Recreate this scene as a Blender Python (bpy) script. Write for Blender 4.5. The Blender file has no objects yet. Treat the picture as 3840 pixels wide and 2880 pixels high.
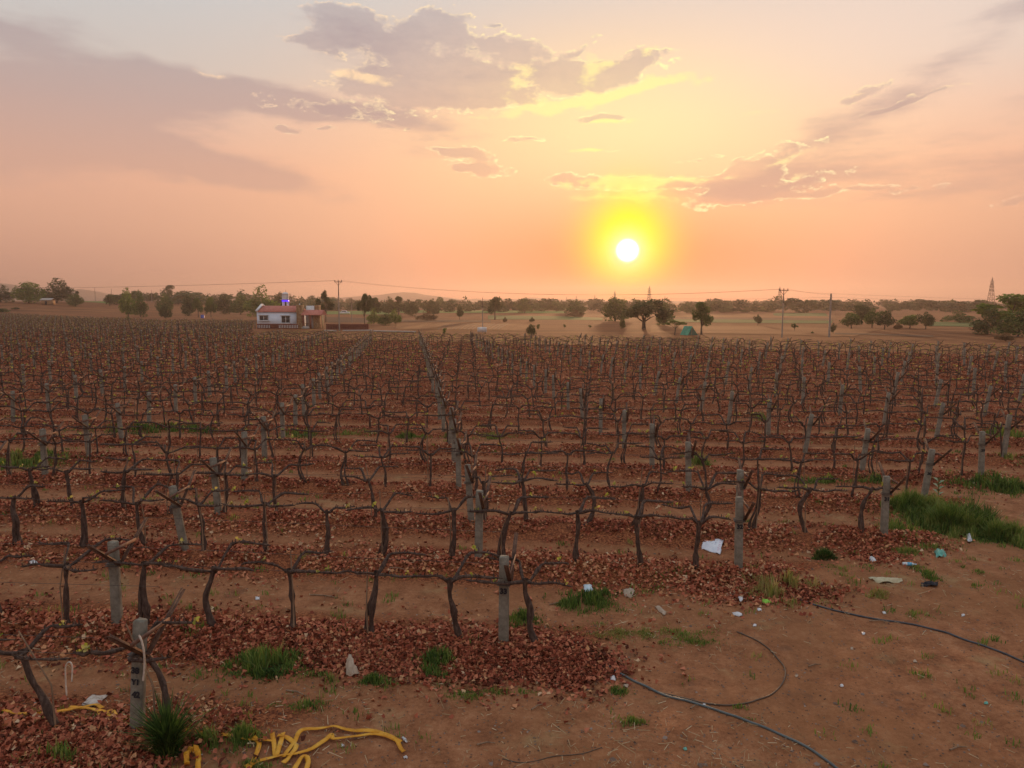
import bpy, math, random
import numpy as np
from mathutils import Vector, Matrix, Euler

# ------------------------------------------------------------------ camera, sky, sun, exposure
S = bpy.context.scene
COL = S.collection
FPX, EYE, HORIZON = 2790.0, 5.4, 1128.0           # photograph: focal length in px, eye height, horizon row
PITCH = math.atan((1440.0 - HORIZON) / FPX)
CT, ST = math.cos(PITCH), math.sin(PITCH)

cam_data = bpy.data.cameras.new('camera')
cam_data.sensor_width = 36.0
cam_data.lens = 36.0 * FPX / 3840.0
cam_data.clip_start, cam_data.clip_end = 0.1, 20000.0
cam = bpy.data.objects.new('camera', cam_data)
cam.location = (0.0, 0.0, EYE)
cam.rotation_euler = (math.radians(90) - PITCH, 0.0, 0.0)
COL.objects.link(cam)
S.camera = cam

S.render.engine = 'CYCLES'
S.cycles.max_bounces = 5
S.cycles.diffuse_bounces = 2
S.cycles.glossy_bounces = 2
S.cycles.transparent_max_bounces = 8
S.cycles.volume_bounces = 0
S.cycles.use_denoising = True
S.cycles.sample_clamp_indirect = 4.0
S.view_settings.view_transform = 'Standard'
S.view_settings.look = 'None'
S.view_settings.gamma = 1.0
S.view_settings.exposure = 0.22


def ray(u, v):
    """Direction of photograph pixel (u, v) in the world."""
    a, b = (u - 1920.0) / FPX, (1440.0 - v) / FPX
    return np.array((a, CT + b * ST, -ST + b * CT))


def angles(u, v):
    d = ray(u, v)
    d = d / np.linalg.norm(d)
    return math.degrees(math.atan2(d[0], d[1])), math.degrees(math.asin(d[2]))


def lin(r, g, b):
    f = lambda c: c / 12.92 if c <= 0.04045 else ((c + 0.055) / 1.055) ** 2.4
    return (f(r / 255.0), f(g / 255.0), f(b / 255.0), 1.0)


SUN_A, SUN_E = angles(2353, 939)
sun_data = bpy.data.lights.new('sun', 'SUN')
sun_data.energy = 3.5
sun_data.angle = math.radians(2.0)
sun_data.color = (1.0, 0.55, 0.26)
sun = bpy.data.objects.new('sun', sun_data)
_a, _e = math.radians(SUN_A), math.radians(SUN_E)
SUN_DIR = Vector((math.sin(_a) * math.cos(_e), math.cos(_a) * math.cos(_e), math.sin(_e)))
sun.rotation_euler = (-SUN_DIR).to_track_quat('-Z', 'Y').to_euler()
sun.location = (0, 0, 40)
COL.objects.link(sun)

# ------------------------------------------------------------------ node helpers


class N:
    """A value in a node tree with arithmetic."""
    def __init__(self, nt, s):
        self.nt, self.s = nt, s

    def op(self, kind, *args, clamp=False):
        n = self.nt.nodes.new('ShaderNodeMath')
        n.operation = kind
        n.use_clamp = clamp
        for i, a in enumerate((self,) + args):
            if isinstance(a, N):
                self.nt.links.new(a.s, n.inputs[i])
            else:
                n.inputs[i].default_value = float(a)
        return N(self.nt, n.outputs[0])

    def __add__(self, o): return self.op('ADD', o)
    def __sub__(self, o): return self.op('SUBTRACT', o)
    def __mul__(self, o): return self.op('MULTIPLY', o)
    def __truediv__(self, o): return self.op('DIVIDE', o)
    __radd__ = __add__
    __rmul__ = __mul__
    def exp(self): return self.op('EXPONENT')
    def clamp(self): return self.op('ADD', 0.0, clamp=True)
    def abs(self): return self.op('ABSOLUTE')

    def step(self, lo, hi):
        n = self.nt.nodes.new('ShaderNodeMapRange')
        n.interpolation_type = 'SMOOTHSTEP'
        self.nt.links.new(self.s, n.inputs[0])
        n.inputs[1].default_value, n.inputs[2].default_value = lo, hi
        return N(self.nt, n.outputs[0])


def combine(nt, x, y, z=0.0):
    n = nt.nodes.new('ShaderNodeCombineXYZ')
    for i, a in enumerate((x, y, z)):
        if isinstance(a, N):
            nt.links.new(a.s, n.inputs[i])
        else:
            n.inputs[i].default_value = a
    return n.outputs[0]


def noise(nt, vec, scale, detail=4.0, rough=0.55, dist=0.0):
    n = nt.nodes.new('ShaderNodeTexNoise')
    if vec is not None:
        nt.links.new(vec, n.inputs['Vector'])
    n.inputs['Scale'].default_value = scale
    n.inputs['Detail'].default_value = detail
    n.inputs['Roughness'].default_value = rough
    n.inputs['Distortion'].default_value = dist
    return N(nt, n.outputs[0])


def mixc(nt, fac, a, b, mode='MIX'):
    n = nt.nodes.new('ShaderNodeMix')
    n.data_type = 'RGBA'
    n.blend_type = mode
    for k, v in ((0, fac), (6, a), (7, b)):
        if isinstance(v, N):
            nt.links.new(v.s, n.inputs[k])
        elif hasattr(v, 'links'):
            nt.links.new(v, n.inputs[k])
        else:
            n.inputs[k].default_value = v
    return n.outputs[2]


def ramp(nt, fac, stops, interp='LINEAR'):
    n = nt.nodes.new('ShaderNodeValToRGB')
    nt.links.new(fac.s if isinstance(fac, N) else fac, n.inputs[0])
    cr = n.color_ramp
    cr.interpolation = interp
    while len(cr.elements) < len(stops):
        cr.elements.new(0.5)
    for e, (p, c) in zip(cr.elements, stops):
        e.position = p
        e.color = c if len(c) == 4 else tuple(c) + (1.0,)
    return n.outputs[0]


# ------------------------------------------------------------------ sky (world)
world = bpy.data.worlds.new('World')
S.world = world
world.use_nodes = True
wt = world.node_tree
wt.nodes.clear()
tc = wt.nodes.new('ShaderNodeTexCoord')
sep = wt.nodes.new('ShaderNodeSeparateXYZ')
wt.links.new(tc.outputs['Generated'], sep.inputs[0])
dx, dy, dz = (N(wt, sep.outputs[i]) for i in range(3))
DEG = 57.29578
AZ = dx.op('ARCTAN2', dy) * DEG
EL = dz.op('ARCSINE') * DEG


wn = wt.nodes.new('ShaderNodeTexNoise')
wt.links.new(combine(wt, AZ * 0.22, EL * 0.45, 4.0), wn.inputs['Vector'])
wn.inputs['Scale'].default_value, wn.inputs['Detail'].default_value = 1.0, 2.0
ws = wt.nodes.new('ShaderNodeSeparateColor')
wt.links.new(wn.outputs['Color'], ws.inputs[0])
PA = AZ + (N(wt, ws.outputs[0]) - 0.5) * 2.4
PE = EL + (N(wt, ws.outputs[1]) - 0.5) * 1.6
PV = combine(wt, PA, PE, 0.0)


def banks(blobs, nz, lo, hi, size=0.078):
    """Cloud cover over azimuth and elevation: soft-edged banks where they stand, broken up by turbulence."""
    total = nz * 0.0
    for (u, v, ru, rv, rot, s) in blobs:
        a0, e0 = angles(u * 1.736, v * 1.736)
        m = wt.nodes.new('ShaderNodeMapping')
        m.vector_type = 'TEXTURE'
        wt.links.new(PV, m.inputs['Vector'])
        m.inputs['Location'].default_value = (a0, e0, 0.0)
        m.inputs['Rotation'].default_value = (0.0, 0.0, -math.radians(rot))   # rot > 0: falls to the right
        m.inputs['Scale'].default_value = (ru * size, rv * size, 1.0)
        g = wt.nodes.new('ShaderNodeTexGradient')
        g.gradient_type = 'QUADRATIC_SPHERE'
        wt.links.new(m.outputs[0], g.inputs[0])
        n = wt.nodes.new('ShaderNodeMath')
        n.operation = 'MULTIPLY_ADD'
        wt.links.new(g.outputs[1], n.inputs[0])
        n.inputs[1].default_value = s
        wt.links.new(total.s, n.inputs[2])
        total = N(wt, n.outputs[0])
    return (total + nz).step(lo, hi) * total.step(0.03, 0.22)


def glow(u, v, ra, re):
    a0, e0 = angles(u * 1.736, v * 1.736)
    x, y = (AZ - a0) * (1.0 / ra), (EL - e0) * (1.0 / re)
    return ((x * x + y * y) * -1.0).exp()


nish = wt.nodes.new('ShaderNodeTexSky')
nish.sky_type = 'NISHITA'
nish.sun_disc = False
nish.sun_elevation = _e
nish.sun_rotation = _a
nish.air_density, nish.dust_density, nish.ozone_density = 1.4, 5.0, 1.0
nish_col = mixc(wt, 1.0, nish.outputs[0], (0.12, 0.12, 0.12, 1.0), 'MULTIPLY')

el01 = (EL + 10.0) / 100.0
hstop = lambda e, r, g, b: ((e + 10.0) / 100.0, lin(r, g, b))
base = ramp(wt, el01, [hstop(-10, 170, 128, 104), hstop(0, 194, 144, 124), hstop(2.5, 203, 152, 130), hstop(5, 214, 162, 138),
                       hstop(9, 226, 172, 148), hstop(12.5, 218, 182, 166), hstop(15.5, 200, 190, 184), hstop(21, 194, 197, 199),
                       hstop(32, 194, 198, 203), hstop(52, 190, 197, 205), hstop(90, 188, 196, 206)])
sky = mixc(wt, 0.12, base, nish_col)
sky = mixc(wt, glow(1360, 335, 22.0, 8.6) * 0.82, sky, lin(255, 200, 152))
sky = mixc(wt, glow(1385, 262, 11.5, 4.6) * 0.8, sky, lin(255, 230, 166))
sky = mixc(wt, glow(1900, 60, 17.0, 6.0) * 0.45, sky, lin(240, 214, 198))
sky = mixc(wt, glow(1345, 610, 13.0, 5.2) * 0.97, sky, lin(255, 128, 66))

ds = banks([(40, 62, 120, 28, 0, 1.2), (190, 205, 240, 40, 0, 1.9), (20, 235, 200, 60, 0, 1.3), (560, 212, 300, 22, 6, 1.8), (120, 312, 330, 26, 2, 1.7),
            (470, 365, 190, 24, 10, 1.9), (300, 290, 150, 20, 0, .5), (720, 235, 160, 20, 4, 1.2), (1780, 290, 230, 60, -34, .42), (1980, 190, 300, 40, -28, .34), (2100, 100, 260, 40, -30, .26), (1950, 330, 260, 50, -8, .34),
            (1700, 400, 220, 22, -4, .55), (760, 75, 170, 50, 0, .5), (1010, 165, 240, 60, 4, .6), (1500, 405, 260, 22, -5, .5), (900, 330, 200, 30, 0, .3), (2000, 420, 250, 16, 0, .4),
            (-500, 260, 400, 90, 0, 1.0), (2800, 330, 500, 60, 0, .7), (-1400, 150, 500, 120, 0, .9), (3600, 100, 500, 120, 0, .8)],
           (noise(wt, combine(wt, AZ * 0.14, EL * 0.55, 5.2), 1.0, 6.0, 0.62) - 0.5) * 1.7, 0.2, 1.0)
cn = noise(wt, combine(wt, AZ * 0.5, EL * 0.95, 8.3), 1.0, 7.0, 0.66) - 0.5
cu = noise(wt, combine(wt, AZ * 0.5 + 0.04, EL * 0.95 + 0.2, 8.3), 1.0, 5.0, 0.66) - 0.5
dc_raw = [(690, 70, 62, 22, -10, 1.5), (835, 95, 90, 22, 8, 1.7), (760, 35, 60, 12, 0, 1.0), (955, 46, 46, 24, 14, 1.4), (900, 60, 60, 14, 0, .9), (1090, 100, 72, 14, 6, 1.5), (1070, 54, 34, 7, 0, 1.2),
          (905, 172, 74, 32, 0, 2.0), (985, 170, 76, 30, 0, 1.9), (1050, 205, 60, 16, 0, 1.2), (880, 205, 110, 16, 3, 1.3), (1185, 160, 74, 28, 0, 1.8), (1250, 178, 50, 22, 0, 1.4), (1390, 134, 46, 18, -12, 1.8), (1335, 152, 42, 16, 0, 1.5), (1250, 102, 30, 8, -24, 1.2),
          (1285, 254, 28, 8, 0, 1.5), (1325, 254, 20, 5, 0, 1.2), (1010, 335, 40, 13, 8, 1.8), (975, 330, 30, 5, 6, 1.1), (1040, 371, 50, 8, 4, 1.6), (1000, 372, 16, 6, 0, 1.0), (620, 282, 30, 5, 0, 1.4), (840, 280, 26, 5, 0, 1.2), (700, 279, 30, 3, 0, 1.1), (880, 282, 8, 4, 0, 1.1),
          (1660, 362, 66, 20, -24, 1.8), (1590, 398, 70, 14, -24, 1.3), (1480, 398, 110, 9, 2, 1.1), (1340, 392, 90, 9, 0, 1.1), (1210, 385, 42, 9, 0, 1.4), (1600, 432, 120, 8, -5, 1.2), (1700, 402, 80, 7, -12, 1.1), (1800, 414, 150, 6, 0, 1.0), (1560, 374, 40, 6, -15, 1.0),
          (1840, 207, 36, 8, -22, 1.4), (1925, 226, 40, 5, -12, 1.4), (1980, 214, 60, 3, -10, 1.0), (2195, 432, 40, 7, -10, 1.3), (770, 165, 44, 14, 0, 1.2), (720, 232, 110, 14, 5, 1.1), (1110, 215, 40, 10, 0, 1.2), (1160, 228, 26, 5, 0, 1.1), (1490, 345, 50, 4, 0, .9), (1130, 300, 60, 5, 0, .8), (1320, 325, 30, 4, -8, .9)]
dc = banks(dc_raw, cn * 3.4, 0.26, 0.98, 0.09)
dl = banks([(1420, 182, 80, 11, -8, 1.5), (1340, 196, 60, 10, -10, 1.2), (1225, 225, 80, 12, -6, 1.2), (1150, 240, 56, 6, 0, 1.3), (1310, 264, 60, 5, 0, 1.4), (1275, 324, 28, 4, -6, 1.2), (1120, 178, 34, 30, 0, 1.1), (1275, 155, 22, 30, 0, 1.1), (1400, 112, 16, 8, 0, 1.0), (1320, 140, 26, 5, 0, 1.0),
            (1335, 394, 100, 12, 0, 1.3), (1350, 425, 90, 14, 0, 1.2), (1480, 386, 100, 7, 0, .9), (800, 166, 40, 12, 0, 1.2), (740, 158, 20, 8, 0, .9), (1700, 350, 50, 6, -15, .9), (1720, 385, 60, 6, -20, .9), (1850, 196, 30, 4, -10, .9), (1660, 250, 40, 3, 0, .9), (760, 18, 24, 4, 0, .9), (440, 158, 40, 4, 12, .7), (1000, 250, 140, 5, 0, .6)],
           cn * -3.0, 0.3, 1.1, 0.088)
near_sun = glow(1340, 330, 24.0, 16.0)
grey = ramp(wt, el01, [hstop(-10, 190, 150, 130), hstop(4, 206, 160, 136), hstop(9, 192, 154, 138), hstop(13, 172, 148, 144), hstop(20, 158, 146, 151), hstop(40, 150, 146, 156), hstop(90, 146, 146, 158)])
sky = mixc(wt, ds * 0.85, sky, mixc(wt, 0.2, grey, sky))
puff = mixc(wt, near_sun * 0.35 + 0.12, grey, sky)
puff = mixc(wt, (cn * 1.6 + 0.35).clamp() * 0.5, puff, sky)
sky = mixc(wt, dc * 0.88, sky, puff)
band_ = dc.step(0.03, 0.25) * (dc * -1.0 + 1.0).step(0.1, 0.7)
rim = (band_ * ((cn - cu) * 5.0 + 0.25).clamp()) * (near_sun * 1.0 + 0.08)
rim_col = mixc(wt, near_sun, lin(250, 205, 180), lin(255, 244, 176))
sky = mixc(wt, (rim * 1.4).clamp(), sky, rim_col)
lit_col = mixc(wt, glow(1350, 330, 13.0, 9.0), lin(255, 216, 172), lin(255, 244, 150))
sky = mixc(wt, dl * 0.75, sky, lit_col)

# the sun behind the dust and its aureole
sx = (AZ - SUN_A) * math.cos(_e)
sy = EL - SUN_E
r2 = sx * sx + sy * sy
aure = (r2 * (-1.0 / 2.8 ** 2)).exp()
aure_up = glow(1356, 490, 2.7, 3.0)
sky = mixc(wt, ((aure + aure_up * 0.6) * 1.0).clamp(), sky, lin(255, 246, 0))
halo = (r2 * (-1.0 / 1.25 ** 2)).exp()
sky = mixc(wt, halo, sky, (1.0, 0.98, 0.62, 1.0))
core = r2.op('SQRT').step(1.0, 0.3)
sky = mixc(wt, core, sky, (6.0, 5.2, 3.9, 1.0))
bg = wt.nodes.new('ShaderNodeBackground')
wt.links.new(sky, bg.inputs[0])
bg.inputs[1].default_value = 1.0
out = wt.nodes.new('ShaderNodeOutputWorld')
wt.links.new(bg.outputs[0], out.inputs[0])
world.cycles.sampling_method = 'MANUAL'
world.cycles.sample_map_resolution = 512

# ------------------------------------------------------------------ mesh helpers
RNG = np.random.default_rng(11)


def mesh_arr(name, V, F, mat=None, smooth=False, tint=None):
    """Mesh data from arrays: V (n,3) and F (m,k), k = 3 or 4; or a list of such face arrays."""
    Fs = [np.asarray(f, dtype=np.int32) for f in (F if isinstance(F, list) and isinstance(F[0], np.ndarray) else [F]) if len(f)]
    me = bpy.data.meshes.new(name)
    V = np.ascontiguousarray(V, dtype=np.float32)
    me.vertices.add(len(V))
    me.vertices.foreach_set('co', V.ravel())
    loops = np.concatenate([f.ravel() for f in Fs])
    tot = np.concatenate([np.full(len(f), f.shape[1], dtype=np.int32) for f in Fs])
    start = np.concatenate([[0], np.cumsum(tot)[:-1]]).astype(np.int32)
    me.loops.add(len(loops))
    me.loops.foreach_set('vertex_index', loops)
    me.polygons.add(len(tot))
    me.polygons.foreach_set('loop_start', start)
    me.polygons.foreach_set('loop_total', tot)
    if smooth:
        me.polygons.foreach_set('use_smooth', np.ones(len(tot), dtype=bool))
    if tint is not None:
        at = me.attributes.new('tint', 'FLOAT', 'POINT')
        at.data.foreach_set('value', np.ascontiguousarray(tint, dtype=np.float32))
    me.update(calc_edges=True)
    if mat is not None:
        me.materials.append(mat)
    return me


class MB:
    """Collects pieces of one mesh."""
    def __init__(self):
        self.V, self.Q, self.T, self.n = [], [], [], 0

    def add(self, V, F):
        F = np.asarray(F, dtype=np.int32) + self.n
        (self.Q if F.shape[1] == 4 else self.T).append(F)
        V = np.asarray(V, dtype=np.float64)
        self.V.append(V)
        self.n += len(V)
        return self

    def box(self, lo, hi, taper=1.0, bev=0.0):
        (x0, y0, z0), (x1, y1, z1) = lo, hi
        cx, cy = (x0 + x1) / 2, (y0 + y1) / 2
        def ring(z, s, inset=0.0):
            a, b = (x1 - x0) / 2 * s - inset, (y1 - y0) / 2 * s - inset
            return [(cx - a, cy - b, z), (cx + a, cy - b, z), (cx + a, cy + b, z), (cx - a, cy + b, z)]
        V = ring(z0, 1.0) + ring(z1 - bev, taper)
        F = [(0, 1, 5, 4), (1, 2, 6, 5), (2, 3, 7, 6), (3, 0, 4, 7), (3, 2, 1, 0)]
        if bev:
            V += ring(z1, taper, bev)
            F += [(4, 5, 9, 8), (5, 6, 10, 9), (6, 7, 11, 10), (7, 4, 8, 11), (8, 9, 10, 11)]
        else:
            F += [(4, 5, 6, 7)]
        return self.add(V, F)

    def bar(self, a, b, w, h=None, up=(0, 0, 1)):
        """A square bar from a to b."""
        a, b = Vector(a), Vector(b)
        h = w if h is None else h
        d = (b - a).normalized()
        up = Vector(up)
        if abs(d.dot(up)) > 0.97:
            up = Vector((0, 1, 0))
        s = d.cross(up).normalized() * (w / 2)
        t = s.cross(d).normalized() * (h / 2)
        V = [p + i * s + j * t for p in (a, b) for i, j in ((-1, -1), (1, -1), (1, 1), (-1, 1))]
        return self.add([tuple(v) for v in V], [(0, 1, 5, 4), (1, 2, 6, 5), (2, 3, 7, 6), (3, 0, 4, 7), (3, 2, 1, 0), (4, 5, 6, 7)])

    def tube(self, pts, rad, sides=6):
        V, F = tube(pts, rad, sides)
        return self.add(V, F)

    def lathe(self, prof, sides=16, c=(0, 0)):
        """prof: (radius, z) from bottom to top about the vertical through c."""
        a = np.linspace(0, 2 * np.pi, sides, endpoint=False)
        V, F = [], []
        for r, z in prof:
            V += [(c[0] + r * math.cos(t), c[1] + r * math.sin(t), z) for t in a]
        for i in range(len(prof) - 1):
            for j in range(sides):
                k = (j + 1) % sides
                F.append((i * sides + j, i * sides + k, (i + 1) * sides + k, (i + 1) * sides + j))
        return self.add(V, F)

    def data(self, name, mat=None, smooth=False, tint=None):
        return mesh_arr(name, np.concatenate(self.V), [np.concatenate(x) for x in (self.Q, self.T) if x], mat, smooth, tint)


def tube(pts, rad, sides=6):
    P = np.asarray(pts, dtype=np.float64)
    n = len(P)
    rad = np.broadcast_to(np.asarray(rad, dtype=np.float64), (n,))
    T = np.gradient(P, axis=0)
    T /= np.linalg.norm(T, axis=1)[:, None] + 1e-9
    ref = np.array((0.31, 0.17, 0.93)) if abs(T[:, 2]).mean() < 0.7 else np.array((0.93, 0.21, 0.13))
    A = np.cross(T, ref)
    A /= np.linalg.norm(A, axis=1)[:, None] + 1e-9
    B = np.cross(T, A)
    ang = np.linspace(0, 2 * np.pi, sides, endpoint=False)
    V = (P[:, None] + rad[:, None, None] * (A[:, None] * np.cos(ang)[None, :, None] + B[:, None] * np.sin(ang)[None, :, None])).reshape(-1, 3)
    i, j = np.meshgrid(np.arange(n - 1), np.arange(sides), indexing='ij')
    k = (j + 1) % sides
    F = np.stack([i * sides + j, i * sides + k, (i + 1) * sides + k, (i + 1) * sides + j], -1).reshape(-1, 4)
    return V, F


def obj(name, me, parent=None, loc=(0, 0, 0), rot=(0, 0, 0), scale=(1, 1, 1)):
    o = bpy.data.objects.new(name, me)
    COL.objects.link(o)
    o.location, o.rotation_euler, o.scale = loc, rot, scale
    if parent is not None:
        o.parent = parent
    return o


def tag(o, label=None, cat=None, group=None, kind=None):
    for k, v in (('label', label), ('category', cat), ('group', group), ('kind', kind)):
        if v:
            o[k] = v
    return o


def thing(name, label, cat, loc=(0, 0, 0), rz=0.0, group=None):
    return tag(obj(name, None, None, loc, (0, 0, rz)), label, cat, group)


# ------------------------------------------------------------------ materials
def pmat(name, stops, scale=6.0, detail=5.0, rough=0.85, bump=0.0, bscale=40.0, spec=0.3, coords='Object', stretch=(1, 1, 1), metal=0.0, bdist=0.02):
    """Principled material whose colour runs through stops along fractal noise."""
    m = bpy.data.materials.new(name)
    m.use_nodes = True
    nt = m.node_tree
    b = nt.nodes['Principled BSDF']
    t = nt.nodes.new('ShaderNodeTexCoord')
    mp = nt.nodes.new('ShaderNodeMapping')
    mp.inputs['Scale'].default_value = stretch
    nt.links.new(t.outputs[coords], mp.inputs[0])
    nz = noise(nt, mp.outputs[0], scale, detail, 0.62)
    k = len(stops)
    pos = np.linspace(0.3, 0.7, k) if k > 1 else [0.5]
    nt.links.new(ramp(nt, nz, [(p, c) for p, c in zip(pos, stops)]), b.inputs['Base Color'])
    b.inputs['Roughness'].default_value = rough
    b.inputs['Specular IOR Level'].default_value = spec
    b.inputs['Metallic'].default_value = metal
    if bump:
        bn = nt.nodes.new('ShaderNodeBump')
        bn.inputs['Strength'].default_value = bump
        bn.inputs['Distance'].default_value = bdist
        nt.links.new(noise(nt, mp.outputs[0], bscale, 4.0, 0.6).s, bn.inputs['Height'])
        nt.links.new(bn.outputs[0], b.inputs['Normal'])
    return m


def tmat(name, stops, rough=0.8, spec=0.2, trans=0.0, bright=0.25):
    """Material for leaves and blades: each piece takes its own colour along stops (attribute tint)."""
    m = bpy.data.materials.new(name)
    m.use_nodes = True
    nt = m.node_tree
    b = nt.nodes['Principled BSDF']
    a = nt.nodes.new('ShaderNodeAttribute')
    a.attribute_name = 'tint'
    k = len(stops)
    col = ramp(nt, N(nt, a.outputs['Fac']), [(p, c) for p, c in zip(np.linspace(0, 1, k), stops)])
    nt.links.new(col, b.inputs['Base Color'])
    b.inputs['Roughness'].default_value = rough
    b.inputs['Specular IOR Level'].default_value = spec
    if trans:
        tr = nt.nodes.new('ShaderNodeBsdfTranslucent')
        nt.links.new(mixc(nt, 1.0, col, (1.5, 1.5, 0.9, 1.0), 'MULTIPLY'), tr.inputs[0])
        mx = nt.nodes.new('ShaderNodeMixShader')
        mx.inputs[0].default_value = trans
        nt.links.new(b.outputs[0], mx.inputs[1])
        nt.links.new(tr.outputs[0], mx.inputs[2])
        nt.links.new(mx.outputs[0], nt.nodes['Material Output'].inputs[0])
    return m


M = {}
M['bark'] = pmat('vine_bark', [(.04, .024, .02), (.085, .055, .044), (.15, .105, .085)], 22, 6, .95, .9, 60, .15, stretch=(1, 1, .35))
M['stake'] = pmat('stake_wood', [(.13, .075, .045), (.26, .17, .11), (.34, .24, .16)], 12, 5, .9, .3, 60, .2, stretch=(1, 1, .2))
M['concrete'] = pmat('post_concrete', [(.15, .13, .1), (.23, .205, .165), (.31, .285, .235)], 9, 8, .95, .8, 90, .2)
M['iron'] = pmat('rusty_iron', [(.06, .028, .018), (.11, .055, .036), (.17, .1, .07)], 14, 6, .8, .3, 80, .3)
M['tie'] = pmat('tie_iron', [(.1, .045, .03), (.17, .088, .06), (.24, .14, .1)], 14, 6, .8, .3, 80, .3)
M['wire'] = pmat('wire_steel', [(.08, .07, .065), (.15, .13, .12)], 8, 3, .9, 0, 1, .1)
M['sprout'] = tmat('young_leaves', [(.15, .2, .03), (.28, .31, .06), (.44, .38, .14)], .6, .3, .35)
M['paint'] = pmat('number_paint', [(.012, .012, .02), (.03, .03, .035)], 30, 4, .7)
M['litter'] = tmat('dry_leaves', [(.09, .025, .014), (.25, .06, .033), (.4, .115, .062), (.52, .185, .1), (.56, .28, .13), (.62, .43, .27)], .85, .15)
M['straw'] = tmat('straw', [(.22, .13, .06), (.4, .28, .15), (.56, .44, .28)], .8, .2)
M['grass'] = tmat('green_grass', [(.035, .07, .018), (.085, .15, .03), (.16, .23, .048), (.25, .25, .07), (.36, .27, .11)], .7, .25, .25)
M['pebble'] = tmat('pebbles', [(.09, .05, .035), (.2, .13, .1), (.4, .34, .3)], .9, .2)


# ------------------------------------------------------------------ the lie of the land
def vnoise(x, y, seed=0):
    """Smooth value noise in [-1, 1]."""
    x, y = np.asarray(x, dtype=np.float64), np.asarray(y, dtype=np.float64)
    xi, yi = np.floor(x), np.floor(y)
    fx, fy = x - xi, y - yi
    fx, fy = fx * fx * (3 - 2 * fx), fy * fy * (3 - 2 * fy)
    def hsh(a, b):
        s = np.sin(a * 127.1 + b * 311.7 + seed * 74.7) * 43758.5453
        return (s - np.floor(s)) * 2 - 1
    return (hsh(xi, yi) * (1 - fx) + hsh(xi + 1, yi) * fx) * (1 - fy) + (hsh(xi, yi + 1) * (1 - fx) + hsh(xi + 1, yi + 1) * fx) * fy


def sstep(a, b, x):
    t = np.clip((np.asarray(x, dtype=np.float64) - a) / (b - a), 0, 1)
    return t * t * (3 - 2 * t)


SLOPE = 0.105                                              # a row: y + SLOPE * x = const
ROW_A = math.atan(-SLOPE)                                  # its direction
ROWS = np.concatenate([[8.09, 11.0, 14.6, 17.25], 20.4 + 3.1 * np.arange(0, 130)])
END_Q = np.array([4.0, 8.09, 11.0, 14.6, 17.25, 20.4, 23.45, 60.0, 420.0])
END_X = np.array([-9.5, -4.59, -0.13, 4.45, 8.42, 10.9, 14.09, 63.0, 560.0])
FAR_X = np.array([-420, -300, -214, -180, -140, -101, -78, -51.6, -50, -44, -37, -30, -14, 0, 16, 34, 49, 77, 154])
FAR_Y = np.array([380, 325, 285, 260, 222, 185, 165, 161, 146, 128, 106, 103, 99, 93, 87, 79, 72, 60, 46])


def row_end(q): return np.interp(q, END_Q, END_X)
def far_edge(x): return np.interp(x, FAR_X, FAR_Y)


def vineyard(x, y, soft=1.0):
    """1 inside the vineyard, falling to 0 across its right end and far edge."""
    q = y + SLOPE * x
    return sstep(1.6 * soft, 0.2, x - row_end(q)) * sstep(6.3, 7.2, q) * sstep(1.5, 0.0, y - far_edge(x))


def row_dist(q):
    i = np.clip(np.searchsorted(ROWS, q), 1, len(ROWS) - 1)
    return np.minimum(np.abs(q - ROWS[i - 1]), np.abs(q - ROWS[i]))


def land(x, y):
    """Gentle rise of the country beyond, far left."""
    return 5.0 * sstep(0, 1, (-x - 110) / 110) * sstep(0, 1, (y - 235) / 110)


def height(x, y):
    x, y = np.asarray(x, dtype=np.float64), np.asarray(y, dtype=np.float64)
    q = y + SLOPE * x
    v = vineyard(x, y)
    d = row_dist(q)
    near = sstep(75, 35, y) * sstep(60, 30, np.abs(x))
    z = land(x, y)
    z = z + v * 0.17 * np.exp(-(d / 0.6) ** 2) * (0.85 + 0.25 * vnoise(x * 0.8, y * 0.8, 3))
    z = z + near * (0.04 * vnoise(x * 0.5, y * 0.5, 1) + 0.026 * vnoise(x * 1.7, y * 1.7, 2) + 0.013 * vnoise(x * 4.2, y * 4.2, 4))
    z = z - 0.03 * v * sstep(1.1, 1.5, d)
    return z


def at(u, v, z=None):
    """The ground point seen at photograph pixel (u, v); with z, the point at that height."""
    d = ray(u, v)
    h = 0.0 if z is None else z
    for _ in range(4):
        t = (h - EYE) / d[2]
        p = d * t
        if z is not None:
            break
        h = float(height(p[0], p[1]))
    return Vector((p[0], p[1], h))


def at2(u, v): return at(u * 1.736, v * 1.736)


def stand(u, y):
    """The ground point at distance y in the column of pixels u."""
    z = 0.0
    for _ in range(3):
        x = (u - 1920.0) / FPX * (y * CT + (EYE - z) * ST)
        z = float(height(x, y))
    return Vector((x, y, z))


def height_at(v, y):
    """World height of pixel row v at distance y."""
    d = ray(1920, v)
    return EYE + d[2] / d[1] * y


def in_view(x, y, margin=1.0):
    return (np.abs(x) < 0.69 * y + margin) & (y > 7.6)


# ground: one sheet to the horizon, fine near the camera
def axis(segments):
    out = [segments[0][0]]
    for a, b, step, grow in segments:
        p, s = a, step
        while p < b - s * 0.5:
            p += s
            s *= grow
            out.append(min(p, b))
    return np.array(out)


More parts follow.
